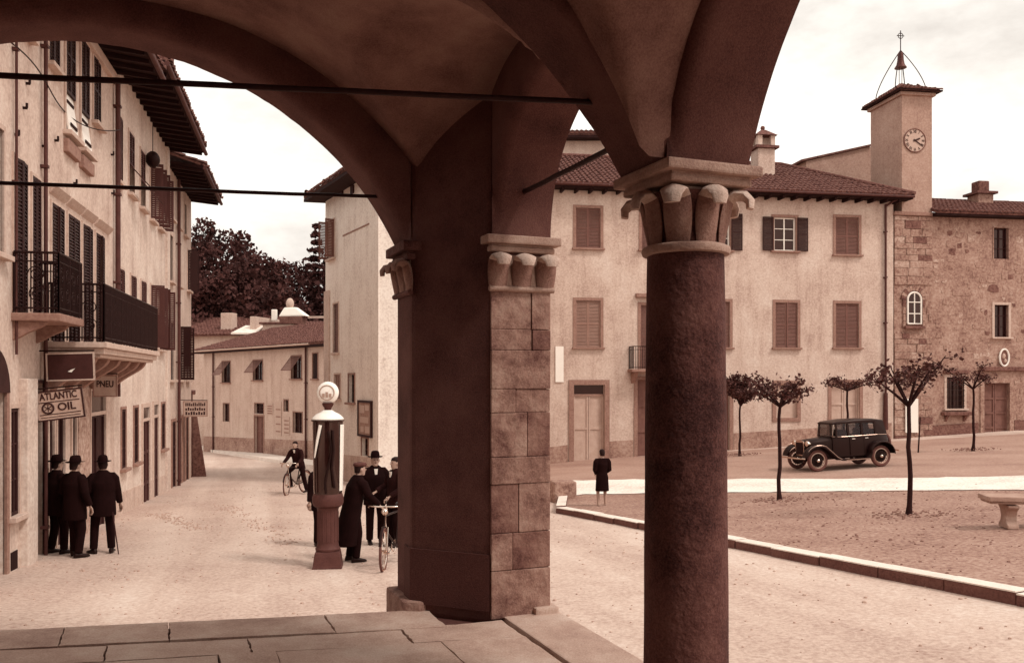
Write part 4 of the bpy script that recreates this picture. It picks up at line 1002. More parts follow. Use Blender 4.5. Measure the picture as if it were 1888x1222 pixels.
m = MB(); m.box(-3.6, 18.1, -.05, .62, 8.26, 8.38, FH); m.box(17.505, 18.1, -8.4, -.05, 8.26, 8.38, FH); ev = m.build('eave', 'eave_wood', hh)
for k in range(34):
    s = -3.3 + k * .63; m = MB(); m.box(s - .05, s + .05, .0, .55, 8.12, 8.257, FH); m.build('rafter', 'eave_wood', ev)
m = MB(); m.tube([FH(-3.6, .7, 8.40), FH(18.1, .7, 8.36)], .06, 8); m.build('gutter', 'lead_pipe', ev, smooth=60)
tiled(hh, [FH(-3.6, .68, ze), FH(18.15, .68, ze), FH(13.9, -4.0, zr), FH(-3.6, -4.0, zr)])
tiled(hh, [FH(18.15, .68, ze), FH(18.15, -8.6, ze), FH(13.9, -4.0, zr)])
m = MB(); m.tube([FH(18.15, .68, ze + .08), FH(13.9, -4.0, zr + .08), FH(-3.6, -4.0, zr + .08)], .1, 8); m.build('ridge_tile', 'tile', hh)
def chimney(F, par, s, o, w, z0, z1, mat, hood=True):
    c = MB(); c.box(s - w / 2, s + w / 2, o - w / 2, o + w / 2, z0, z1, F); c = c.build('chimney', mat, par, bevel=.02)
    m = MB(); m.box(s - w * .68, s + w * .68, o - w * .68, o + w * .68, z1, z1 + .12, F); m.build('ledge', 'tile', c)
    if hood:
        m = MB()
        for a in (-1, 1):
            for b in (-1, 1): m.box(s + a * w * .38 - .11, s + a * w * .38 + .11, o + b * w * .38 - .11, o + b * w * .38 + .11, z1 + .12, z1 + .62, F)
        m.box(s - w * .42, s + w * .42, o - .04, o + .04, z1 + .121, z1 + .6, F); m.build('vent_post', mat, c)
        m = MB(); n = w * .62; zt = z1 + .62
        m.hexa([F(s - n, o - n, zt), F(s + n, o - n, zt), F(s + n, o + n, zt), F(s - n, o + n, zt), F(s - .1, o - .1, zt + .35), F(s + .1, o - .1, zt + .35), F(s + .1, o + .1, zt + .35), F(s - .1, o + .1, zt + .35)]); m.ball(F(s, o, zt + .45), .11); m.build('hood', 'tile', c)
    return c
chimney(FH, hh, 12.15, -2.3, .85, 9.2, 11.0, 'plaster_mid')
m = MB(); m.box(1.5, 1.86, .01, .05, -.1, 1.45, FH); tag(m.build('wall_plate', 'white_paint'), 'narrow white plate on the large house wall, at the pier edge', 'sign')
tb = thing('tall_house', 'taller house with tiled eave rising behind the large house roof', 'building', (4, 52, -3))
m = MB(); m.box(0, 8.6, 50, 57, -3, 13.9); m.build('wall', 'plaster_mid', tb); m = MB(); m.box(-.6, 9.2, 49.3, 57.6, 13.75, 13.9); m.build('eave', 'eave_wood', tb)
tiled(tb, [(-.6, 49.3, 13.95), (9.2, 49.3, 13.95), (6.0, 53.5, 15.3), (2.6, 53.5, 15.3)], tw=.28)
rg = thing('church_wall', 'plain sloping wall end between the house roof and the clock tower', 'wall', (17, 46, -2))
m = MB(); A = FH(15.6, -4.6, 0); B = FH(19.2, -4.6, 0); C = FH(19.2, -9, 0); D = FH(15.6, -9, 0)
m.hexa([(A[0], A[1], -2), (B[0], B[1], -2), (C[0], C[1], -2), (D[0], D[1], -2), (A[0], A[1], 11.2), (B[0], B[1], 12.1), (C[0], C[1], 12.1), (D[0], D[1], 11.2)]); m.build('wall', 'plaster_tower', rg)
m = MB(); m.hexa([(A[0] - .3, A[1] - .15, 11.15), (B[0], B[1] - .15, 12.11), (C[0], C[1], 12.11), (D[0] - .3, D[1], 11.15), (A[0] - .3, A[1] - .15, 11.25), (B[0], B[1] - .15, 12.2), (C[0], C[1], 12.2), (D[0] - .3, D[1], 11.25)]); m.build('coping', 'tile', rg)

# ------------------------------------------------------------------ clock tower
tw_ = thing('clock_tower', 'square bell tower with white clock face and open iron belfry', 'tower', FH(18.6, -1, -2.7))
m = MB(); m.box(17.92, 19.46, -2.55, .02, 7.75, 13.35, FH); m.build('shaft', 'plaster_tower', tw_, bevel=.02)
m = MB(); m.box(17.56, 19.5, -2.1, -.02, -4, 7.7, FH); m.build('lower_shaft', 'stone_mid', tw_)
m = MB(); m.box(17.5, 19.54, -2.15, .12, 7.62, 7.80, FH); m.build('string_course', 'frame_stone', tw_, bevel=.03)
# coursed blocks of the lower tower
z = -3.6; row = 0
while z < 7.55:
    h_ = min(rnd.uniform(.24, .42), 7.6 - z); s = 17.56
    while s < 19.46:
        w = min(rnd.uniform(.35, .8), 19.48 - s)
        if 19.48 - (s + w) < .18: w = 19.48 - s
        if not (2.4 < z + h_ and z < 4.4 and s + w > 17.98 and s < 19.08):
            mm = MB(); e = .008; p = rnd.uniform(.0, .045); j = lambda: rnd.uniform(-.008, .008)
            mm.hexa([FH(s + e + j(), -.06, z + e), FH(s + w - e + j(), -.06, z + e), FH(s + w - e + j(), p, z + e + j()), FH(s + e + j(), p, z + e + j()), FH(s + e + j(), -.06, z + h_ - e), FH(s + w - e + j(), -.06, z + h_ - e), FH(s + w - e + j(), p, z + h_ - e + j()), FH(s + e + j(), p, z + h_ - e + j())])
            mm.build('stone', rnd.choice(['stone_mid', 'stone_mid', 'stone_mid', 'stone_light', 'stone_mid', 'plaster_old', 'plaster_old', 'stone_dark']), tw_)
        s += w
    z += h_; row += 1
# arched window
ac, r_ = 18.53, .34; za = 3.72
aw = MB(); pts = [(ac - r_ - .08, 2.52)] + [(ac + (r_ + .08) * math.cos(t), za + (r_ + .12) * math.sin(t)) for t in [math.pi - math.pi * k / 16 for k in range(17)]] + [(ac + r_ + .08, 2.52)]
aw.prism(pts, -.02, .03, lambda a, z, o: FH(a, o, z)); aw = aw.build('arched_window', 'stone_dark', tw_)
pin = [(ac - r_, 2.6)] + [(ac + r_ * math.cos(t), za + r_ * math.sin(t)) for t in [math.pi - math.pi * k / 16 for k in range(17)]] + [(ac + r_, 2.6)]
m = MB(); m.prism(pin, .03, .045, lambda a, z, o: FH(a, o, z)); m.build('pane', 'pane', aw)
m = MB(); m.tube([FH(a, .06, z) for a, z in pin + pin[:1]], .045, 6); m.tube([FH(ac, .06, 2.6), FH(ac, .06, za + r_)], .028, 6)
for zz in (3.07, 3.6): m.tube([FH(ac - r_, .06, zz), FH(ac + r_, .06, zz)], .025, 6)
m.build('sash', 'white_paint', aw)
m = MB(); m.box(ac - .5, ac + .5, -.02, .16, 2.38, 2.5, FH); m.build('sill', 'stone_dark', aw)
for k in range(11):
    t0 = math.pi * k / 11; t1 = math.pi * (k + 1) / 11 - .03; q = []
    for t, rr in ((t0, .43), (t1, .43), (t1, .66), (t0, .66)): q.append((ac + rr * math.cos(t), za + rr * math.sin(t)))
    m = MB(); m.prism(q, -.05, .05 + rnd.uniform(0, .02), lambda a, z, o: FH(a, o, z)); m.build('voussoir', rnd.choice(['stone_mid', 'stone_dark']), aw)
for sd in (-1, 1):
    for k in range(4):
        z0 = 2.4 + k * .33; w = rnd.uniform(.1, .14); a = ac + sd * .43; m = MB(); m.box(min(a, a + sd * w), max(a, a + sd * w), -.05, .04 + rnd.uniform(0, .02), z0 + .01, z0 + .32, FH); m.build('stone', rnd.choice(['stone_mid', 'stone_dark']), aw)
# cap
cx0, cx1, co0, co1 = 17.6, 19.78, -2.87, .36
m = MB(); m.box(17.8, 19.58, -2.67, .14, 13.2, 13.36, FH); m.build('cornice', 'plaster_tower', tw_, bevel=.03)
tp = Vector(FH(18.69, -1.26, 14.15)); cc = [Vector(FH(cx0, co1, 13.42)), Vector(FH(cx1, co1, 13.42)), Vector(FH(cx1, co0, 13.42)), Vector(FH(cx0, co0, 13.42))]
for k in range(4): tiled(tw_, [cc[k], cc[(k + 1) % 4], tp], tw=.2, tl=.3, thick=.08)
m = MB(); m.prism([(v.x, v.y) for v in cc], 13.36, 13.42); m.build('eave', 'eave_wood', tw_)
# clock
ck = MB(); C0 = (18.56, 11.12)
ck.prism([(C0[0] + .54 * math.cos(t), C0[1] + .54 * math.sin(t)) for t in [2 * math.pi * k / 36 for k in range(36)]], .0, .05, lambda a, z, o: FH(a, o, z)); ck = ck.build('clock_face', 'clock_white', tw_)
m = MB(); m.tube([FH(C0[0] + .54 * math.cos(t), .05, C0[1] + .54 * math.sin(t)) for t in [2 * math.pi * k / 36 for k in range(37)]], .028, 6); m.build('rim', 'stone_dark', ck)
X3 = Vector((FH.d.x, FH.d.y, 0)); N3 = Vector((FH.n.x, FH.n.y, 0))
for k, num in enumerate(('XII', 'I', 'II', 'III', 'IIII', 'V', 'VI', 'VII', 'VIII', 'IX', 'X', 'XI')):
    a = math.pi / 2 - k * math.pi / 6; d_ = Vector((0, 0, 0)) + X3 * math.cos(a) + Vector((0, 0, math.sin(a)))
    xx = X3 * math.sin(a) - Vector((0, 0, math.cos(a)))
    text_part(num, 'numeral', .19, Vector(FH(C0[0] + .41 * math.cos(a), .055, C0[1] + .41 * math.sin(a))), xx, d_, 'letter', ck, squash=.7)
for a, ln, w in ((R(22), .30, .035), (R(-33), .40, .025)):
    m = MB(); c, s_ = math.cos(a), math.sin(a)
    q = [(-.08, -w), (ln * .8, -w), (ln, 0), (ln * .8, w), (-.08, w)]
    m.prism([(C0[0] + x * c - y * s_, C0[1] + x * s_ + y * c) for x, y in q], .062, .075, lambda a_, z_, o_: FH(a_, o_, z_)); m.build('clock_hand', 'letter', ck)
# belfry
bf = MB()
for sx in (-1, 1):
    for sy in (-1, 1):
        bf.tube([Vector(FH(18.69 + sx * .8 * (1 - f ** 1.45), -1.26 + sy * .8 * (1 - f ** 1.45), 13.65 + 2.15 * f)) for f in [k / 14 for k in range(15)]], .022, 6)
bf.tube([FH(18.69, -1.26, 15.6), FH(18.69, -1.26, 16.75)], .022, 6); bf.tube([FH(18.5, -1.26, 16.5), FH(18.88, -1.26, 16.5)], .02, 5)
bf.tube([FH(18.69 + .13 * math.cos(t), -1.26, 16.5 + .13 * math.sin(t)) for t in [2 * math.pi * k / 14 for k in range(15)]], .018, 5)
bf = bf.build('belfry_frame', 'iron', tw_)
bl = MB(); bl.lathe([(.02, 15.72), (.10, 15.70), (.13, 15.60), (.15, 15.3), (.19, 15.1), (.27, 14.98), (.28, 14.95), (.20, 14.95)], FH(18.69, -1.26, 0)[:2], 20); tag(bl.build('bell', 'bronze', smooth=50), 'dark bronze bell hung in the iron frame atop the tower', 'bell')
m = MB(); m.tube([FH(18.62, -1.26, 14.0), FH(18.62, -1.26, 15.0)], .014, 5); m.tube([FH(18.76, -1.26, 14.0), FH(18.76, -1.26, 15.0)], .014, 5); m.build('bell_rope', 'iron', bf)
wb = MB(); wb.box(18.06, 18.70, .06, .10, -2.45, -.88, FH); tag(wb.build('white_board', 'white_paint'), 'tall plain white board standing against the tower base', 'board')

# ------------------------------------------------------------------ old stone building at the right edge
FS = Fac(FH(19.5, -.05, 0)[:2], FH(30, -.05, 0)[:2])
sb = thing('stone_building', 'old rough stone building with barred window right of the tower', 'building', FS(4, 0, -2.5))
sh_ = [(3.2, 3.98, 5.73, 7.2), (3.24, 3.98, 2.02, 3.55), (.75, 1.65, -1.35, .12), (7.0, 7.8, 5.73, 7.2), (7.0, 7.8, 2.0, 3.55)]; sd_ = [(2.68, 4.02, -3.0, -.15)]
wall(FS, sb, sh_ + sd_, -4, 7.75, 'plaster_old', 9)
for k, h in enumerate(sh_): window(FS, sb, h, 'dark', fmat='frame_pale' if k in (1, 2) else 'stone_mid', fw=.12 if k else .05, dosill=k in (1, 2))
m = MB()
for k in range(5): a = .75 + .9 * (k + .5) / 5; m.tube([FS(a, .08, -1.35), FS(a, .08, .12)], .016, 5)
for k in range(6): z = -1.35 + 1.47 * (k + .5) / 6; m.tube([FS(.75, .08, z), FS(1.65, .08, z)], .014, 5)
m.build('window_grille', 'iron', sb)
m = MB(); m.box(.45, 1.95, -.02, .30, -1.66, -1.50, FS); m.build('bracket_sill', 'stone_dark', sb, bevel=.03); m = MB(); m.box(.55, 1.85, -.02, .15, .3, .46, FS); m.build('window_hood', 'stone_dark', sb, bevel=.02)
for s in (.7, 1.65): corbel(FS, sb, s, .12, .2, -1.66, .3, 'stone_dark')
door(FS, sb, sd_[0], 'wood_mid', 'stone_mid', .2, 2, 4, proud=.06)
m = MB(); m.box(2.45, 9, -.02, .16, .42, .62, FS); m.build('string_course', 'stone_dark', sb, bevel=.03)
em = MB(); em.prism([(3.72 + .24 * math.cos(t), 1.05 + .4 * math.sin(t)) for t in [2 * math.pi * k / 24 for k in range(24)]], -.01, .05, lambda a, z, o: FS(a, o, z)); em = em.build('wall_emblem', 'stone_dark', sb)
m = MB(); m.tube([FS(3.72 + .24 * math.cos(t), .06, 1.05 + .4 * math.sin(t)) for t in [2 * math.pi * k / 24 for k in range(25)]], .045, 6); m.build('ring', 'white_paint', em)
m = MB(); m.ball(FS(3.70, .05, 1.12), .09, .05, .13); m.ball(FS(3.78, .05, .9), .07, .05, .1); m.build('relief', 'clock_white', em)
used = []
for k in range(900):
    big = len(used) < 60
    s, z = rnd.uniform(.05, 6.0), rnd.uniform(-2.0, 7.4); w, h_ = (rnd.uniform(.25, .6), rnd.uniform(.18, .32)) if big else (rnd.uniform(.1, .3), rnd.uniform(.1, .24))
    if any(a - .2 < s + w and s < b + .2 and c - .2 < z + h_ and z < d + .2 for a, b, c, d in sh_ + sd_ + [(.4, 2, -2, .6), (2.4, 9, .4, .7), (3.4, 4, .5, 1.6)]) or any(a - .06 < s + w and s < b + .06 and c - .06 < z + h_ and z < d + .06 for a, b, c, d in used) or len(used) > 200: continue
    used.append((s, s + w, z, z + h_)); m = MB(); j = lambda q: rnd.uniform(-.16, .16) * q
    q = [(s + j(w), z + j(h_)), (s + w * .5, z + j(h_) - .02), (s + w + j(w), z + j(h_)), (s + w + .02, z + h_ * .5), (s + w + j(w), z + h_ + j(h_)), (s + w * .5, z + h_ + j(h_)), (s + j(w), z + h_ + j(h_))]
    m.prism(q, -.03, rnd.uniform(.003, .022), lambda a, z_, o: FS(a, o, z_)); m.build('stone', rnd.choice(['stone_mid', 'stone_mid', 'plaster_old', 'plaster_old', 'stone_mid', 'plaster_old', 'stone_dark', 'stone_light']), sb)
base_course(FS, sb, [(0, 2.4), (4.3, 9)], .5, 'stone_dark')
m = MB(); m.box(-.08, 10.5, -.2, .5, 7.62, 7.75, FS); m.build('eave', 'eave_wood', sb)
tiled(sb, [FS(-.1, .55, 7.8), FS(10.5, .55, 7.8), FS(10.5, -4.5, 9.45), FS(-.1, -4.5, 9.45)])
chimney(FS, sb, 5.1, -3.4, .85, 8.6, 9.5, 'plaster_old', hood=False)
m = MB(); m.box(4.8, 5.4, -3.7, -3.1, 9.62, 10.2, FS); m.build('chimney_pot', 'tile', sb, bevel=.06)

# ------------------------------------------------------------------ wooded hill
hill = MB(); nx, ny = 40, 16
for i in range(nx + 1):
    for j in range(ny + 1):
        x = -90 + 100 * i / nx; y = 68 + 70 * j / ny; z = -5.6 + 17 * smst(0, 1, j / ny) * smst(8, -10, x) + noise.noise(Vector((x * .06, y * .06, 0))) * .8
        hill.v.append((x, y, z))
for i in range(nx):
    for j in range(ny): k = i * (ny + 1) + j; hill.f.append((k, k + ny + 1, k + ny + 2, k + 1)); hill.mi.append(0)
struct(hill.build('hill', 'hill_grass', smooth=60))
def hz(x, y):
    return -5.6 + 17 * smst(0, 1, (y - 68) / 70) * smst(8, -10, x)
def leaf_quad(mb, c, s, rg):
    d = Vector((rg.gauss(0, 1), rg.gauss(0, 1), rg.gauss(0, .8))).normalized(); e = d.cross(Vector((rg.gauss(0, 1), rg.gauss(0, 1), rg.gauss(0, 1)))).normalized(); f = d.cross(e); s2 = s * rg.uniform(.5, .9)
    mb.quad(c - e * s, c - f * s2, c + e * s, c + f * s2)
def wood_tree(x, y, ztop, rad, label, conifer=False, base=None):
    z0 = hz(x, y) if base is None else base; H_ = ztop - z0; rg = random.Random(int(x * 131 + y * 17) & 0xffff)
    t = thing('conifer_tree' if conifer else 'broadleaf_tree', label, 'tree', (x, y, z0), 'trees on the wooded hill')
    m = MB(); m.tube([(x + rg.uniform(-.15, .15) * k, y, z0 - .5 + H_ * .16 * k) for k in range(6)], [.34 - .05 * k for k in range(6)], 8)
    m.build('trunk', 'bark', t)
    m = MB(); lm = MB()
    if conifer:
        n = 20
        for k in range(n):
            f = k / (n - 1); z = z0 + H_ * (.22 + .78 * f); rr = rad * (1 - f) ** .85 + .12
            for b in range(8):
                a = rg.uniform(0, 6.28); L = rr * rg.uniform(.6, 1.1)
                lm.tube([(x, y, z), (x + L * math.cos(a), y + L * math.sin(a), z - L * .25)], [.05, .015], 4)
                for q in range(16):
                    w = rg.uniform(.15, 1); m_c = Vector((x + L * w * math.cos(a), y + L * w * math.sin(a), z - L * w * .25 - rg.uniform(0, .25))); leaf_quad(m, m_c + Vector((rg.gauss(0, .12), rg.gauss(0, .12), rg.gauss(0, .08))), rg.uniform(.14, .28), rg)
    else:
        cl_ = []
        for k in range(26):
            d = Vector((rg.gauss(0, 1), rg.gauss(0, 1), rg.gauss(0, 1))).normalized() * rg.uniform(.35, .9) ** .6
            c = Vector((x + d.x * rad, y + d.y * rad, z0 + H_ * .62 + d.z * H_ * .36)); cl_.append((c, rad * rg.uniform(.22, .42)))
            lm.tube([(x, y, z0 + H_ * .35), Vector((x, y, z0 + H_ * .4)).lerp(c, .55) + Vector((0, 0, .3)), c], [.14, .08, .03], 5)
        for c, r in cl_:
            for q in range(120):
                d = Vector((rg.gauss(0, 1), rg.gauss(0, 1), rg.gauss(0, .85))).normalized() * r * rg.uniform(.55, 1.08); leaf_quad(m, c + d, rg.uniform(.13, .30), rg)
    lm.build('limbs', 'bark', t); m.build('crown', 'leaf_fir' if conifer else 'leaf_wood', t, fixn=False)
def at(u, v, d): return ((u - 944) / 1600 * d, d, (700 - v) / 1600 * d)
WT = [(352, 372, 84, 4.2, 'tall dark tree close beside the left row of houses'), (395, 382, 88, 3.2, 'tall dark tree second from the left row'), (462, 412, 82, 3.6, 'broad round-headed dark tree in the middle of the wood'),
      (430, 425, 90, 3.6, 'dark tree behind the round-headed one'), (505, 492, 92, 3.4, 'lower tree right of the round-headed one, sky showing above'), (540, 474, 100, 3.4, 'pale thin-topped tree at the skyline gap'),
      (620, 470, 92, 3.6, 'dark tree half hidden by the corner house'), (370, 470, 76, 3.4, 'dark tree low in front at the left of the wood'), (420, 500, 75, 3.2, 'dark tree low in front, second from left'), (480, 505, 76, 3.4, 'dark tree low in front, middle of the wood'),
      (535, 515, 77, 3.4, 'dark tree low in front, above the whitewashed chimney'), (585, 510, 78, 3.2, 'dark tree low in front beneath the conifer'), (330, 480, 74, 3.2, 'dark tree behind the end of the left row'), (450, 470, 80, 3.4, 'dense dark tree under the round head'), (510, 530, 73, 3.0, 'small dark tree just behind the far roofs')]
for u, v, d, r, lab in WT: x, y, z = at(u, v, d); wood_tree(x, y, z, r, lab)
x, y, z = at(583, 415, 84); wood_tree(x, y, z, 3.2, 'pointed dark conifer beside the corner house eave', True)
x, y, z = at(608, 440, 86); wood_tree(x, y, z, 2.8, 'second conifer tucked behind the corner house', True)
# undergrowth that reads as one mass
m = MB(); rg = random.Random(5)
for k in range(9000):
    y = rg.uniform(69, 84); x = rg.uniform(-.42, -.17) * y; c = Vector((x, y, hz(x, y) + rg.uniform(0, 4.5))); leaf_quad(m, c, rg.uniform(.2, .45), rg)
m.build('undergrowth', 'leaf_wood', kind='stuff', fixn=False)['label'] = 'dark undergrowth of the wooded hill'

# ------------------------------------------------------------------ young trees of the square
def square_tree(x, y, H_, wid, label, seed, lean=0, dense=1.0, fork=.76):
    z0 = gz(x, y) + .08; rg = random.Random(seed)
    t = thing('young_tree', label, 'tree', (x, y, z0), 'young pollarded trees of the square')
    zt = H_ * fork; m = MB(); pts = [(x + lean * (k / 8) ** 2 + .02 * math.sin(k * 1.3 + seed) + .008 * math.sin(k * 3.7 + seed), y + .02 * math.cos(k * 1.1 + seed), z0 - .1 + (zt + .1) * k / 8) for k in range(9)]
    m.tube(pts, [.052 - .016 * k / 8 + (.03 if k == 0 else 0) for k in range(9)], 9); m.build('trunk', 'bark', t, smooth=60)
    lm = MB(); cr = MB(); top = Vector(pts[-1]); n = 7
    for k in range(n):
        a = 6.283 * k / n + rg.uniform(-.3, .3); L = wid * .5 * rg.uniform(.45, 1.1); up = H_ * (1 - fork) * rg.uniform(.2, 1.05)
        e = top + Vector((L * math.cos(a), L * math.sin(a), up)); mid_ = top + Vector((L * .45 * math.cos(a), L * .45 * math.sin(a), up * .42))
        lm.tube([top - Vector((0, 0, .06)), mid_, e], [.034, .024, .009], 6)
        for s in range(6):
            b = mid_.lerp(e, rg.uniform(.1, 1)); d = Vector((rg.gauss(0, 1), rg.gauss(0, 1), rg.uniform(-.3, .9))).normalized() * rg.uniform(.14, .32); lm.tube([b, b + d], [.010, .004], 4)
            for q in range(int(17 * dense)):
                w = rg.uniform(.2, 1.15); c = b + d * w + Vector((rg.gauss(0, .08), rg.gauss(0, .08), rg.gauss(0, .07))); leaf_quad(cr, c, rg.uniform(.028, .062), rg)
    lm.build('limbs', 'bark', t); cr.build('crown', 'leaf_young', t, fixn=False)
    mo = MB()          # ring of turned earth: clods too small to pick apart
    for q in range(110):
        a = rg.uniform(0, 6.283); r2 = abs(rg.gauss(.42, .2)); X_, Y_ = x + r2 * 1.25 * math.cos(a), y + r2 * math.sin(a); s_ = rg.uniform(.01, .04); Z_ = gz(X_, Y_) + .085
        mo.ell([(X_, Y_, Z_ - .01, s_, s_ * .8), (X_, Y_, Z_ + s_ * .5, s_ * .8, s_ * .7), (X_ + s_ * .2, Y_, Z_ + s_ * .8, s_ * .3, s_ * .3)], 5)
    mo.build('earth_clods', 'soil', t, kind='stuff')
square_tree(6.41, 20.8, 3.02, 1.65, 'slender young tree in front of the parked car bonnet', 3)
square_tree(7.77, 16.95, 3.12, 1.75, 'nearest young tree, forked low, in the gravel square', 11, fork=.70, dense=.75, lean=-.03)
square_tree(12.75, 33.0, 3.1, 2.2, 'young tree rising behind the parked car', 21, fork=.8)
square_tree(17.15, 32.25, 3.1, 2.1, 'young tree before the barred window of the stone building', 31, fork=.74, dense=.8)
square_tree(9.35, 35.6, 3.3, 1.5, 'dense dark little tree close beside the column', 41, fork=.62, dense=7)
# a thin stake by the far tree
m = MB(); x, y = 15.4, 32.9; m.tube([(x, y, gz(x, y)), (x + .08, y, gz(x, y) + 1.35)], [.03, .02], 6); tag(m.build('stake', 'bark'), 'thin wooden stake stuck in the road before the stone building', 'stake')

# ------------------------------------------------------------------ stone bench
bx, by = 8.92, 14.55; bz = gz(bx, by) + .08; B_ = frame_at((bx, by, bz), R(-9))
be = thing('stone_bench', 'pale stone bench on curled supports at the right edge', 'bench', (bx, by, bz))
m = MB(); m.box(-.95, .95, -.26, .26, .44, .525, B_); m.box(-.92, .92, -.23, .23, .40, .438, B_); m.build('seat', 'bench_stone', be, bevel=.018)
for s in (-.55, .55):
    prof = [(-.21, 0), (.21, 0), (.20, .06), (.12, .12), (.10, .2), (.15, .3), (.23, .36), (.22, .40), (-.22, .40), (-.23, .36), (-.15, .3), (-.10, .2), (-.12, .12), (-.20, .06)]
    m = MB(); m.loft([[B_(s - .09, y_, z_ - .02) for y_, z_ in prof], [B_(s + .09, y_, z_ - .02) for y_, z_ in prof]]); m.build('support', 'bench_stone', be, bevel=.02)
# low stone block at the kerb corner
m = MB(); x, y = 1.42, 24.2; m.box(-.32, .32, -.3, .3, -.1, .58, frame_at((x, y, gz(x, y)), R(12))); tag(m.build('kerb_block', 'stone_mid', bevel=.05), 'low squared stone block beside the pier edge', 'stone block')

# ------------------------------------------------------------------ petrol pump
px, py = -2.97, 14.0; pz = gz(px, py); P_ = frame_at((px, py, pz), R(8))
pu = thing('petrol_pump', 'tall old petrol pump with white globe and dark glossy cabinet', 'petrol pump', (px, py, pz))
m = MB()
m.loft([[P_(x * e, y * e, z) for x, y in ((-1, -1), (1, -1), (1, 1), (-1, 1))] for e, z in ((.232, -.1), (.232, .03), (.222, .06), (.205, .20), (.19, .27))]); m.build('plinth', 'pump_base', pu, bevel=.012)
def pl(prof, n=28): 
    mm = MB(); mm.lathe(prof, (0, 0), n, lambda a, b, z: P_(a, b, z)); return mm
pl([(.19, .27), (.2, .29), (.2, .31), (.178, .33), (.168, .40), (.165, .9), (.175, .96), (.21, .98)]).build('column', 'pump_base', pu, smooth=40)
m = MB()
for k in range(16):
    a = 6.283 * k / 16; m.tube([P_(.166 * math.cos(a), .166 * math.sin(a), .42), P_(.164 * math.cos(a), .164 * math.sin(a), .9)], .009, 6)
m.build('fluting', 'pump_base', pu, smooth=60)
pl([(.20, .98), (.235, 1.0), (.25, 1.05), (.25, 1.12), (.235, 1.17), (.225, 1.19)]).build('collar', 'pump_base', pu, smooth=40)
cb_ = pl([(.222, 1.19), (.228, 1.25), (.236, 1.8), (.245, 2.34), (.245, 2.36)]).build('cabinet', 'pump_dark', pu, smooth=40)
m = MB()     # highlight down the right flank, put in as a white strip
A0, A1 = R(-36), R(34)
for k in range(10):
    a, b = A0 + (A1 - A0) * k / 10, A0 + (A1 - A0) * (k + 1) / 10; r0, r1 = .231, .249
    m.hexa([P_(r0 * math.cos(a), r0 * math.sin(a), 1.24), P_(r0 * math.cos(b), r0 * math.sin(b), 1.24), P_((r0 + .008) * math.cos(b), (r0 + .008) * math.sin(b), 1.24), P_((r0 + .008) * math.cos(a), (r0 + .008) * math.sin(a), 1.24),
            P_(r1 * math.cos(a), r1 * math.sin(a), 2.3), P_(r1 * math.cos(b), r1 * math.sin(b), 2.3), P_((r1 + .008) * math.cos(b), (r1 + .008) * math.sin(b), 2.3), P_((r1 + .008) * math.cos(a), (r1 + .008) * math.sin(a), 2.3)])
m.build('highlight_strip', 'enamel', cb_, smooth=40)
m = MB(); m.tube([P_(-.10, -.243, 2.30), P_(-.15, -.235, 2.05), P_(-.195, -.19, 1.78)], [.028, .022, .01], 8); m.build('door_edge', 'enamel', cb_, smooth=60)
m = MB(); m.tube([P_(.02 + .05 * math.sin(k * .5), -.262, 2.2 - .09 * k) for k in range(12)], .016, 8); m.tube([P_(.09, -.26, 2.22), P_(.11, -.27, 1.9), P_(.08, -.27, 1.62), P_(.12, -.25, 1.3)], .02, 8); m.build('hose', 'iron', cb_, smooth=60)
pl([(.25, 2.375), (.255, 2.39), (.235, 2.42), (.19, 2.46), (.11, 2.50), (.07, 2.53), (.04, 2.53)]).build('cap', 'enamel', pu, smooth=40)
pl([(.245, 2.345), (.268, 2.352), (.27, 2.372), (.25, 2.374)]).build('cap_rim', 'pump_dark', pu, smooth=40)
pl([(.05, 2.52), (.055, 2.56), (.085, 2.60), (.095, 2.64), (.07, 2.645)]).build('globe_collar', 'bronze', pu, smooth=40)
gl = MB(); gc = P_(0, 0, 2.81); gl.lathe([(.005, -.085), (.09, -.08), (.145, -.06), (.172, -.035), (.178, 0), (.172, .035), (.145, .06), (.09, .08), (.005, .085)], (0, 0), 28, lambda a, b, z: (gc[0] + a, gc[1] + z, gc[2] + b)); gl = gl.build('globe', 'globe_glass', pu, smooth=60)
m = MB(); m.tube([(gc[0] + .118 * math.cos(t), gc[1] - .079, gc[2] + .118 * math.sin(t)) for t in [6.283 * k / 24 for k in range(25)]], .008, 6)
for dx_, h_ in ((-.055, .06), (0, .085), (.055, .06)): m.box(gc[0] + dx_ - .019, gc[0] + dx_ + .019, gc[1] - .092, gc[1] - .078, gc[2] - .075, gc[2] - .075 + h_)
m.build('emblem', 'globe_mark', gl)

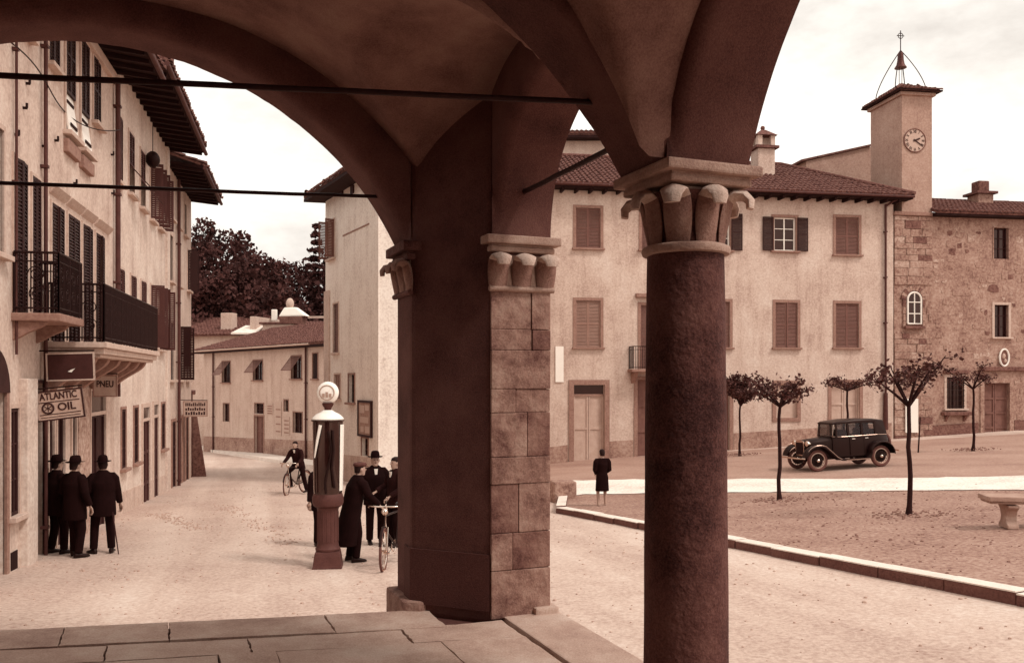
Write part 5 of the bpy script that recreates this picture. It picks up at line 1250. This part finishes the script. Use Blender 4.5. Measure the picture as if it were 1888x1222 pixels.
# ------------------------------------------------------------------ bicycles
def bicycle(name, label, x, y, rz, steer=0):
    z = gz(x, y); Q = frame_at((x, y, z), rz); t = thing(name, label, 'bicycle', (x, y, z)); rw = .335; fy, ry = .53, -.53
    def S(px_, py_, pz_):      # steering about the head axis
        c, s = math.cos(steer), math.sin(steer); dy = py_ - .36; return Q(px_ * c - dy * s, .36 + px_ * s + dy * c, pz_)
    for cy, T in ((fy, S), (ry, Q)):
        m = MB(); m.tube([T(0, cy + rw * math.cos(a), rw + rw * math.sin(a)) for a in [6.283 * k / 32 for k in range(33)]], .021, 7, cap=False); w = m.build('wheel', 'rubber', t, smooth=60)
        m = MB(); m.tube([T(0, cy + (rw - .03) * math.cos(a), rw + (rw - .03) * math.sin(a)) for a in [6.283 * k / 32 for k in range(33)]], .012, 6, cap=False); m.build('rim', 'chrome', w)
        m = MB(); m.tube([T(-.04, cy, rw), T(.04, cy, rw)], .022, 8)
        for k in range(18): a = 6.283 * k / 18; m.tube([T(.03 * (-1) ** k, cy, rw), T(0, cy + (rw - .03) * math.cos(a), rw + (rw - .03) * math.sin(a))], .0022, 3)
        m.build('spokes', 'chrome', w)
        m = MB(); m.tube([T(0, cy + (rw + .04) * math.cos(a), rw + (rw + .04) * math.sin(a)) for a in [R(20) + R(150) * k / 14 for k in range(15)]], .022, 6, flat=.5); m.build('mudguard', 'iron', w)
    m = MB(); bb = (0, -.08, .30); hd = (0, .36, .86); hb = (0, .39, .66); st = (0, -.24, .86)
    for a, b in ((bb, st), (st, hd), (bb, hb), (hd, hb), ((.0, ry, rw), bb), ((0, ry, rw), st)): m.tube([Q(*a), Q(*b)], .016, 7)
    m.build('frame', 'car_paint', t, smooth=60)
    m = MB(); m.tube([S(.045, .39, .68), S(.045, fy, rw)], .012, 6); m.tube([S(-.045, .39, .68), S(-.045, fy, rw)], .012, 6); m.tube([S(0, .39, .66), S(0, .345, .98)], .015, 6); m.build('fork', 'chrome', t)
    m = MB(); m.tube([S(-.30, .18, .97), S(-.27, .30, 1.0), S(-.12, .36, 1.0), S(.12, .36, 1.0), S(.27, .30, 1.0), S(.30, .18, .97)], .013, 7); m.build('handlebar', 'chrome', t, smooth=60)
    m = MB(); m.tube([Q(0, -.24, .84), Q(0, -.27, .94)], .013, 6); m.ell([(Q(0, -.3, 0)[0], Q(0, -.3, 0)[1], z + .93, .08, .1), (Q(0, -.3, 0)[0], Q(0, -.3, 0)[1], z + .97, .10, .12), (Q(0, -.3, 0)[0], Q(0, -.3, 0)[1], z + .99, .07, .09)], 12); m.build('saddle', 'leather', t, smooth=60)
    m = MB(); m.tube([Q(.05, -.08, .30), Q(.06, .06, .2)], .011, 6); m.tube([Q(-.05, -.08, .30), Q(-.06, -.22, .40)], .011, 6); m.tube([Q(.04 + 0, -.08 + .09 * math.cos(a), .30 + .09 * math.sin(a)) for a in [6.283 * k / 16 for k in range(17)]], .008, 5); m.box(.06, .16, .02, .10, .19, .21, Q); m.box(-.16, -.06, -.26, -.18, .39, .41, Q); m.build('crank', 'chrome', t)
    m = MB(); c = S(0, .42, .93); m.ball(c, .055); m.build('headlamp', 'chrome', t, smooth=60)
    return t

# ------------------------------------------------------------------ people
def ik(a, b, la, lb, pole):
    a, b = Vector(a), Vector(b); d = b - a; L = min(d.length, (la + lb) * .999); u = d.normalized(); x = (la * la - lb * lb + L * L) / (2 * L); h = math.sqrt(max(0, la * la - x * x)); p = Vector(pole); p = p - u * p.dot(u)
    return a + u * x + p.normalized() * h, a + u * L
def remesh(mb, name, mat, parent, voxel, smooth=6, extra=None):
    me = mb.mesh(name); o = bpy.data.objects.new(name, me); COL.objects.link(o)
    bm = bmesh.new(); bm.from_mesh(me); bmesh.ops.recalc_face_normals(bm, faces=bm.faces); bm.to_mesh(me); bm.free()
    r = o.modifiers.new('r', 'REMESH'); r.mode = 'VOXEL'; r.voxel_size = voxel
    s = o.modifiers.new('s', 'SMOOTH'); s.factor = .5; s.iterations = smooth
    dg = bpy.context.evaluated_depsgraph_get(); m2 = bpy.data.meshes.new_from_object(o.evaluated_get(dg)); bpy.data.objects.remove(o)
    if extra is not None and extra.v:
        bm = bmesh.new(); bm.from_mesh(m2); e = extra.mesh('x'); bm.from_mesh(e); bmesh.ops.recalc_face_normals(bm, faces=bm.faces); bm.to_mesh(m2); bm.free()
    m2.polygons.foreach_set('use_smooth', [True] * len(m2.polygons)); m2.materials.clear(); m2.materials.append(MATS[mat])
    o = bpy.data.objects.new(name, m2); COL.objects.link(o); o.parent = parent
    return o
def local(mb, name, mat, parent, smooth=50):
    o = mb.build(name, mat, None, smooth=smooth); o.parent = parent; return o
def person(label, x, y, face, H=1.72, feet=((-.11, .0), (.11, .04)), hands=((-.27, .05, .84), (.27, .05, .84)), hem=.78, coat='cloth_black', trous='cloth_black', hat=None, hatmat='cloth_black', lean=0, hipz=None, hipy=0, footz=(0, 0), head_yaw=0, dress=False, shirt=False, footdir=(0, 0), vox=.013, z=None):
    """face: unit-ish plan vector the person faces; local x = their right, y = forward"""
    z = gz(x, y) if z is None else z; rz = math.atan2(-face[0], face[1]); k = H / 1.72
    t = thing('person', label, 'person', (x, y, z), None, rz); t.matrix_basis = t.matrix_basis @ Matrix.Scale(k, 4)
    hz_ = hipz if hipz else .92; hip = Vector((0, hipy, hz_)); L = lean
    def sp(h): return Vector((0, hipy + L * (h - .92) / .5, hz_ + (h - .92)))
    sh = [sp(1.42) + Vector((s * .175, 0, 0)) for s in (-1, 1)]; neck = sp(1.47); hc = sp(1.60) + Vector((0, .02, 0))
    body = MB(); ex = MB()
    arms = []; 
    for i in (0, 1):
        s = -1 if i == 0 else 1; el, wr = ik(sh[i], Vector(hands[i]), .30, .26, (s * .5, -.8, -.3)); arms.append((el, wr))
        body.tube([sh[i], el, wr], [.048, .038, .026], 9)
        d = (wr - el).normalized(); side = d.cross(Vector((0, 0, 1))); side = side.normalized() if side.length > .1 else Vector((1, 0, 0)); nn = side.cross(d)
        pc = wr + d * .085; ex.tube([wr - d * .01, wr + d * .03, wr + d * .085], [.024, .038, .036], 8, flat=.5)
        for f in range(4):
            b0 = pc + side * (f - 1.5) * .019; l = (.075, .085, .08, .06)[f]; ex.tube([b0 - d * .01, b0 + d * l * .5 - nn * .006, b0 + d * l * .8 - nn * .03, b0 + d * l * .8 - nn * .05], [.009, .009, .008, .006], 6)
        tb_ = wr + d * .03 + side * (.034 * s); ex.tube([tb_, tb_ + side * s * .02 + d * .03 - nn * .01, tb_ + side * s * .02 + d * .06 - nn * .03], [.011, .010, .007], 6)
    legs = []
    for i in (0, 1):
        s = -1 if i == 0 else 1; hj = hip + Vector((s * .09, 0, 0)); an = Vector((feet[i][0], feet[i][1], .09 + footz[i])); kn, an = ik(hj, an, .42, .42, (s * .15, 1, 0)); legs.append((hj, kn, an)); body.tube([hj, kn, an], [.072, .052, .036], 9)
    def tor(z_, rx, ry, dy=0): c = sp(z_); return (c.x, c.y + dy, c.z, rx, ry)
    body.ell([tor(.86, .13, .09), tor(.95, .155, .105), tor(1.08, .135, .095), tor(1.28, .165, .11), tor(1.42, .15, .08), tor(1.48, .06, .055)])
    body.tube([neck - Vector((0, 0, .04)), hc], [.058, .052], 10)
    cy_, sy_ = math.cos(head_yaw), math.sin(head_yaw)
    def hd(a, b, c): return hc + Vector((a * cy_ - b * sy_, a * sy_ + b * cy_, c))
    body.loft([[hd(rx * math.cos(q), oy + ry * math.sin(q), zz) for q in [6.283 * j / 14 for j in range(14)]] for zz, rx, ry, oy in ((-.118, .03, .03, .045), (-.10, .05, .06, .025), (-.05, .066, .085, .005), (0, .074, .094, 0), (.05, .074, .095, -.004), (.09, .058, .074, -.008), (.112, .02, .03, -.01))])
    body.tube([hd(0, .088, .015), hd(0, .112, -.02), hd(0, .09, -.03)], [.010, .016, .012], 6)
    for s in (-1, 1): body.ball(hd(s * .077, -.005, -.01), .014, .022, .032, 8, 6)
    bo = remesh(body, 'body', 'skin', t, .011, 3, ex)
    # shoes
    for i in (0, 1):
        an = legs[i][2]; fd = footdir[i]; c, s = math.cos(fd), math.sin(fd); m = MB()
        T = lambda a, b, q: (an.x + a * c - b * s, an.y + a * s + b * c, an.z - .09 + q)
        m.loft([[T(w * math.cos(q), yy + .0, .005 + hgt * (.5 + .5 * math.sin(q))) for q in [6.283 * j / 10 for j in range(10)]] for yy, w, hgt in ((-.08, .02, .05), (-.06, .038, .10), (0, .042, .11), (.06, .045, .08), (.13, .046, .055), (.17, .036, .045), (.195, .012, .025))]); local(m, 'shoe', 'leather', t)
    if not dress:
        m = MB()
        for hj, kn, an in legs: m.tube([hj + Vector((0, 0, .05)), kn, an + Vector((0, 0, .0))], [.105, .078, .068], 12)
        m.ell([tor(.84, .15, .11), tor(.95, .175, .125), tor(1.05, .155, .115)]); remesh(m, 'trousers', trous, t, vox, 5)
    m = MB()
    if dress: rings = [tor(hem, .20, .17), tor(.7, .19, .155), tor(.92, .18, .13), tor(1.06, .14, .105), tor(1.28, .175, .125), tor(1.42, .16, .09), tor(1.47, .075, .065)]
    elif hem < .5: rings = [tor(hem, .25, .215), tor(.5, .245, .20), tor(.75, .235, .185), tor(.95, .22, .17), tor(1.1, .215, .17), tor(1.3, .225, .165), tor(1.43, .18, .11), tor(1.5, .08, .075)]
    else: rings = [tor(hem, .225, .175), tor(.92, .215, .165), tor(1.08, .20, .155), tor(1.28, .215, .16), tor(1.40, .185, .115), tor(1.46, .12, .085), tor(1.505, .07, .065)]
    m.ell(rings, 20)
    for i in (0, 1):
        el, wr = arms[i]; m.tube([sh[i] * 1 - Vector((sh[i].x * .45, 0, .01)), sh[i] - Vector((sh[i].x * .1, 0, .02)), sh[i].lerp(el, .25) , el, wr.lerp(el, .06)], [.05, .072, .082 if hem > .5 else .095, .066, .054], 12)
    remesh(m, 'dress' if dress else 'coat', coat, t, vox, 4)
    m = MB()
    if not dress or True:
        m.loft([[hd(rx * math.cos(q), oy + ry * math.sin(q), zz) for q in [6.283 * j / 14 for j in range(14)]] for zz, rx, ry, oy in ((-.07, .06, .04, -.06), (-.01, .080, .075, -.03), (.05, .080, .098, -.008), (.095, .064, .082, -.010), (.12, .024, .034, -.012))]); local(m, 'hair', 'hair', t)
    for s in (-1, 1):
        m = MB(); m.ball(hd(s * .03, .086, .012), .011, .008, .008, 8, 6); local(m, 'eye', 'hair', t)
    m = MB(); m.ball(hd(0, .084, -.058), .022, .008, .006, 8, 4); local(m, 'mouth', 'leather', t)
    if shirt:
        m = MB(); c = sp(1.34); m.prism([(-.035, 1.44), (.035, 1.44), (.0, 1.18)], 0, .02, lambda a, q, o: (a, sp(q).y + .115 + .03 * (1.44 - q) + o, sp(q).z)); local(m, 'shirt_front', 'shirt', t)
    if hat == 'fedora':
        m = MB(); m.loft([[hd(rx * math.cos(q), ry * math.sin(q) - .005, zz + .012 * abs(math.cos(q)) * (rx > .1)) for q in [6.283 * j / 20 for j in range(20)]] for zz, rx, ry in ((.055, .082, .10), (.052, .142, .165), (.060, .145, .168), (.064, .088, .106), (.12, .082, .10), (.165, .068, .088), (.178, .04, .06), (.160, .015, .03))]); local(m, 'hat', hatmat, t)
    if hat == 'cap':
        m = MB(); m.loft([[hd(rx * math.cos(q), ry * math.sin(q) - .005 + dy, zz) for q in [6.283 * j / 18 for j in range(18)]] for zz, rx, ry, dy in ((.045, .084, .102, 0), (.06, .098, .118, 0), (.08, .104, .124, .0), (.105, .088, .105, 0), (.118, .03, .04, 0))]); m.loft([[hd(w * math.cos(q), .07 + l * (1 + math.sin(q)) * .5, .045 - .012 * (1 + math.sin(q)) + dz) for q in [6.283 * j / 12 for j in range(12)]] for dz, w, l in ((0, .06, .09), (.012, .06, .09))]); local(m, 'cap', hatmat, t)
    return t
# three men at the shop door
person('man in dark coat and hat nearest the doorway, leftmost of three at the shop', -8.06, 15.35, (.55, .85), 1.70, feet=((-.13, -.02), (.14, .06)), hat='fedora', hem=.70, hands=((-.24, .18, .95), (.26, .02, .86)))
person('stout man in dark coat and hat, middle of the three at the shop', -7.55, 14.98, (.35, .94), 1.70, feet=((-.12, .10), (.13, -.04)), hat='fedora', hem=.66, hands=((-.2, .2, 1.05), (.30, .05, .90)), footdir=(.3, -.4))
person('man in dark coat leaning on a cane, rightmost of three at the shop', -7.26, 15.4, (-.5, .87), 1.69, feet=((-.15, .02), (.14, -.03)), hat='fedora', hem=.68, hands=((-.20, .18, .98), (.30, .08, .84)), footdir=(.5, -.3))
cx_, cy__ = -6.98, 15.38; m = MB(); zc = gz(cx_, cy__); m.tube([(cx_ - .11, cy__, zc + .80), (cx_ + .03, cy__ - .05, zc + .0)], [.013, .010], 6); tag(m.build('walking_cane', 'wood_dark'), 'thin walking cane held by the rightmost man at the shop', 'cane')
# cyclist
bicycle('bicycle', 'bicycle of the rider stopped in the middle of the street', -6.87, 27.5, R(158), .35)
person('cyclist in dark suit astride his bicycle in the street', -6.87, 27.5, (-.375, -.927), 1.66, feet=((-.40, -.10), (.12, .06)), footz=(0, .22), hipz=.93, hipy=-.20, lean=.14, hem=.80, hands=((-.28, .24, 1.02), (.28, .24, 1.02)), shirt=True, coat='cloth_dark')
# the group by the pump
person('figure in dark clothes standing half hidden behind the petrol pump', -3.58, 16.3, (.6, -.8), 1.66, hat='cap', hatmat='cloth_dark', hem=.7)
person('bent old man in flat cap and long dark coat holding a bicycle', -2.68, 14.5, (.86, .5), 1.66, hem=.30, hat='cap', hatmat='cloth_tweed', lean=.10, hands=((-.12, .42, 1.02), (.30, .40, .98)), coat='cloth_black')
bicycle('bicycle', 'bicycle propped by the old man beside the corner pier', -1.93, 14.2, R(165), .25)
person('man in dark hat facing us behind the propped bicycle', -2.62, 16.6, (.3, -.95), 1.72, hat='fedora', hem=.75, shirt=True, hands=((-.25, .1, .9), (.2, .2, 1.0)))
person('bareheaded man in grey jacket partly behind the corner pier', -2.16, 16.2, (-.8, -.6), 1.68, hem=.75, coat='cloth_dark', hands=((-.20, .25, 1.0), (.25, .30, 1.05)), shirt=True)
person('woman in short dark dress standing alone by the kerb', 2.26, 21.75, (-.2, 1), 1.50, dress=True, hem=.52, hands=((-.12, .2, 1.0), (.12, .2, 1.0)), coat='cloth_black')

# ------------------------------------------------------------------ motor car
cx, cy_ = 10.95, 29.05; fw = Vector((-.98, -.2)).normalized(); lf = Vector((-fw.y, fw.x))
def gp(p): return Vector((p.x, p.y, gz(p.x, p.y) + .012))
c0 = Vector((cx, cy_)); f3 = (gp(c0 + fw) - gp(c0 - fw)).normalized(); l3 = (gp(c0 + lf) - gp(c0 - lf)).normalized(); u3 = f3.cross(l3).normalized(); l3 = u3.cross(f3); O3 = gp(c0)
def CF(a, b, c): return tuple(O3 + f3 * a + l3 * b + u3 * (c if c < .75 else .75 + (c - .75) * .86))
car = thing('motor_car', 'black 1930s saloon car parked across the square', 'car', tuple(O3))
def ring(x, hw, z0, z1, rt=.12, n=5, tuck=.0):
    """rounded-top cross-section at x"""
    pts = [(-hw + tuck, z0), (-hw, z0 + (z1 - z0) * .5)]
    for k in range(n + 1): a = math.pi - math.pi / 2 * k / n; pts.append((-hw + rt + rt * math.cos(a), z1 - rt + rt * math.sin(a)))
    pts += [(-p[0], p[1]) for p in pts[::-1]]
    return [CF(x, y, z) for y, z in pts]
m = MB(); m.loft([ring(1.36, .26, .52, 1.02, .16), ring(1.30, .29, .50, 1.06, .17), ring(.9, .33, .48, 1.09, .18), ring(.45, .42, .46, 1.13, .16)]); m.build('bonnet', 'car_paint', car, smooth=35)
m = MB(); m.loft([ring(.46, .46, .44, 1.15, .08), ring(.2, .55, .42, 1.14, .04), ring(-.5, .60, .42, 1.14, .04), ring(-1.1, .58, .44, 1.14, .04), ring(-1.5, .50, .50, 1.12, .08), ring(-1.62, .40, .58, 1.0, .12)]); bd = m.build('body', 'car_paint', car, smooth=35)
m = MB(); m.loft([ring(.42, .47, 1.60, 1.66, .03), ring(.30, .52, 1.60, 1.70, .05), ring(-.3, .54, 1.61, 1.75, .07), ring(-1.0, .53, 1.60, 1.74, .07), ring(-1.42, .46, 1.56, 1.66, .05)]); m.build('roof', 'car_paint', car, smooth=35)
m = MB()
for s in (-1, 1):
    for xb, xt, w in ((.36, .33, .05), (-.08, -.08, .07), (-.58, -.58, .07), (-1.08, -1.08, .08)): m.hexa([CF(xb - w / 2, s * .55, 1.12), CF(xb + w / 2, s * .55, 1.12), CF(xb + w / 2, s * .50, 1.12), CF(xb - w / 2, s * .50, 1.12), CF(xt - w / 2, s * .52, 1.63), CF(xt + w / 2, s * .52, 1.63), CF(xt + w / 2, s * .47, 1.63), CF(xt - w / 2, s * .47, 1.63)])
    m.hexa([CF(-1.52, s * .50, 1.10), CF(-1.08, s * .555, 1.10), CF(-1.08, s * .50, 1.10), CF(-1.52, s * .44, 1.10), CF(-1.42, s * .46, 1.62), CF(-1.08, s * .525, 1.64), CF(-1.08, s * .47, 1.64), CF(-1.42, s * .40, 1.62)])
m.hexa([CF(-1.53, -.48, 1.1), CF(-1.48, -.48, 1.1), CF(-1.48, .48, 1.1), CF(-1.53, .48, 1.1), CF(-1.44, -.45, 1.3), CF(-1.40, -.45, 1.3), CF(-1.40, .45, 1.3), CF(-1.44, .45, 1.3)])
m.hexa([CF(-1.46, -.46, 1.5), CF(-1.42, -.46, 1.5), CF(-1.42, .46, 1.5), CF(-1.46, .46, 1.5), CF(-1.44, -.44, 1.62), CF(-1.38, -.44, 1.62), CF(-1.38, .44, 1.62), CF(-1.44, .44, 1.62)])
m.build('pillars', 'car_paint', bd)
gm = glass_mat('car_glass')
for s in (-1, 1):
    for xa, xb in ((-.05, .33), (-.55, -.11), (-1.05, -.61)):
        m = MB(); m.hexa([CF(xa, s * .525, 1.14), CF(xb, s * .525, 1.14), CF(xb, s * .52, 1.14), CF(xa, s * .52, 1.14), CF(xa, s * .495, 1.6), CF(xb, s * .495, 1.6), CF(xb, s * .49, 1.6), CF(xa, s * .49, 1.6)]); m.build('window', gm, car)
m = MB(); m.hexa([CF(.44, -.45, 1.14), CF(.45, -.45, 1.14), CF(.45, .45, 1.14), CF(.44, .45, 1.14), CF(.37, -.44, 1.6), CF(.38, -.44, 1.6), CF(.38, .44, 1.6), CF(.37, .44, 1.6)]); m.build('windscreen', gm, car)
m = MB(); m.tube([CF(.46, -.47, 1.13), CF(.39, -.46, 1.62), CF(.39, .46, 1.62), CF(.46, .47, 1.13)], .016, 6); m.build('windscreen_frame', 'chrome', car)
# seats seen through the windows
for xs_ in (-.05, -.85):
    m = MB(); m.box(xs_ - .12, xs_, -.45, .45, .9, 1.36, CF); m.build('seat', 'leather', bd, bevel=.03)
def fender(pts, y0, y1, nm='mudguard', th=.03):
    mm = MB(); n = len(pts)
    L0 = [CF(x, y0, z) for x, z in pts]; 
    rings = []
    for i, (x, z) in enumerate(pts):
        a, b = pts[max(0, i - 1)], pts[min(n - 1, i + 1)]; tx, tz = b[0] - a[0], b[1] - a[1]; l = math.hypot(tx, tz); nx_, nz_ = -tz / l, tx / l
        if nz_ < 0: nx_, nz_ = -nx_, -nz_
        ym = (y0 + y1) / 2; hw = (y1 - y0) / 2; r_ = []
        for q in range(9): f = -1 + 2 * q / 8; r_.append(CF(x + nx_ * .05 * (1 - f * f), ym + hw * f, z + nz_ * .05 * (1 - f * f)))
        for q in range(9): f = 1 - 2 * q / 8; r_.append(CF(x + nx_ * (.05 * (1 - f * f) - th), ym + hw * f, z + nz_ * (.05 * (1 - f * f) - th)))
        rings.append(r_)
    mm.loft(rings); return mm.build(nm, 'car_paint', car, smooth=45)
for s in (-1, 1):
    y0, y1 = (.46, .80) if s > 0 else (-.80, -.46)
    fender([(1.15 + .46 * math.cos(a), .40 + .44 * math.sin(a)) for a in [R(10) + R(105) * k / 10 for k in range(11)]] + [(.82, .70), (.66, .56), (.52, .43), (.36, .345), (.2, .33)], y0, y1)
    fr_ = fender([(-.62, .33), (-.70, .40), (-.74, .52)] + [(-1.15 + .45 * math.cos(a), .42 + .44 * math.sin(a)) for a in [R(150 - 150) + R(20) + R(160) * k / 12 for k in range(13)]], y0, y1)
    m = MB(); m.box(-.64, .24, min(s * .5, s * .79), max(s * .5, s * .79), .30, .345, CF); m.build('running_board', 'car_paint', car, bevel=.01)
    m = MB(); m.box(-.64, .24, min(s * .78, s * .80), max(s * .78, s * .80), .312, .335, CF); m.build('trim', 'car_trim', car)
    m = MB(); m.tube([CF(x, s * .805, z) for x, z in [(1.15 + .485 * math.cos(a), .42 + .46 * math.sin(a)) for a in [R(35) + R(85) * k / 8 for k in range(9)]] + [(.80, .71), (.64, .565), (.50, .435), (.36, .36)]], .009, 5); m.build('edge_bead', 'car_trim', car)
    for xw in (1.15, -1.15):
        yc = s * .62; rw = .36
        m = MB(); m.loft([[CF(xw + (rw - .055 + .055 * math.cos(b)) * math.cos(a), yc + .06 * math.sin(b), rw + (rw - .055 + .055 * math.cos(b)) * math.sin(a)) for b in [6.283 * j / 8 for j in range(8)]] for a in [6.283 * k / 28 for k in range(29)]], cap=False); w = m.build('wheel', 'rubber', car, smooth=60)
        m = MB(); m.tube([CF(xw + .245 * math.cos(a), yc + s * .03, rw + .245 * math.sin(a)) for a in [6.283 * k / 28 for k in range(29)]], .02, 6); m.build('rim', 'car_trim', w)
        m = MB()
        for k in range(16): a = 6.283 * k / 16; m.tube([CF(xw + .06 * math.cos(a + .2), yc + s * .05, rw + .06 * math.sin(a + .2)), CF(xw + .24 * math.cos(a), yc + s * .02, rw + .24 * math.sin(a))], .008, 4)
        m.build('spokes', 'car_paint', w)
        m = MB(); m.ball(CF(xw, yc + s * .05, rw), .065, .065, .065, 12, 8); m.build('hub', 'chrome', w, smooth=60)
        m = MB(); m.loft([[CF(xw + .2 * math.cos(a), yc + o_, rw + .2 * math.sin(a)) for a in [6.283 * k / 16 for k in range(16)]] for o_ in (-.03 * s, 0)]); m.build('drum', 'car_paint', w)
    m = MB(); hc_ = (1.33, s * .40, .93); m.loft([[CF(hc_[0] + xx, hc_[1] + r * math.cos(a), hc_[2] + r * math.sin(a)) for a in [6.283 * k / 16 for k in range(16)]] for xx, r in ((-.14, .02), (-.1, .07), (-.02, .105), (.03, .115), (.05, .11), (.065, .06))]); m.build('headlight', 'chrome', car, smooth=60)
    m = MB(); m.tube([CF(1.32, s * .4, .84), CF(1.28, s * .5, .7)], .015, 6); m.build('headlight_stalk', 'iron', car)
    m = MB(); m.tube([CF(-.16, s * .60, 1.02), CF(-.26, s * .62, 1.02)], .014, 6); m.tube([CF(-.64, s * .60, 1.02), CF(-.74, s * .62, 1.02)], .014, 6); m.build('door_handle', 'chrome', bd)
    m = MB(); m.box(-.59, -.585, min(s * .57, s * .604), max(s * .57, s * .604), .46, 1.12, CF); m.box(-.09, -.085, min(s * .57, s * .60), max(s * .57, s * .60), .46, 1.12, CF); m.build('door_gap', 'hollow_black', bd)
    m = MB(); m.tube([CF(.44, s * .47, 1.135), CF(.2, s * .565, 1.125), CF(-.5, s * .612, 1.125), CF(-1.1, s * .59, 1.125), CF(-1.5, s * .5, 1.10)], .011, 5); m.build('belt_line', 'car_trim', bd)
m = MB(); m.loft([[CF(x, y, z) for y, z in ((-.25, .5), (.25, .5), (.27, .8), (.25, 1.0), (.12, 1.06), (-.12, 1.06), (-.25, 1.0), (-.27, .8))] for x in (1.37, 1.40)]); rd = m.build('radiator', 'chrome', car)
m = MB(); m.loft([[CF(x, y, z) for y, z in ((-.21, .54), (.21, .54), (.22, .8), (.2, .97), (-.2, .97), (-.22, .8))] for x in (1.395, 1.41)]); m.build('grille', 'hollow_black', rd)
for x_, z_ in ((1.78, .46), (-1.85, .50)):
    m = MB(); m.tube([CF(x_ - .1 * (1 if x_ > 0 else -1), -.78, z_), CF(x_, -.5, z_), CF(x_, .5, z_), CF(x_ - .1 * (1 if x_ > 0 else -1), .78, z_)], .025, 7); m.tube([CF(x_ * .78, .3, z_ - .02), CF(x_, .3, z_)], .018, 6); m.tube([CF(x_ * .78, -.3, z_ - .02), CF(x_, -.3, z_)], .018, 6); m.build('bumper', 'chrome', car, smooth=60)
m = MB(); m.loft([[CF(-1.74 + .05 * math.sin(b), (.30 + .055 * math.cos(b)) * math.cos(a), .78 + (.30 + .055 * math.cos(b)) * math.sin(a)) for b in [6.283 * j / 8 for j in range(8)]] for a in [6.283 * k / 24 for k in range(25)]], cap=False); m.build('spare_wheel', 'rubber', car, smooth=60)
m = MB(); m.box(-1.6, 1.45, -.36, .36, .34, .5, CF); m.build('chassis', 'iron', car)
m = MB(); m.tube([CF(1.15, -.6, .36), CF(1.15, .6, .36)], .03, 6); m.tube([CF(-1.15, -.6, .36), CF(-1.15, .6, .36)], .035, 6); m.build('axles', 'iron', car)
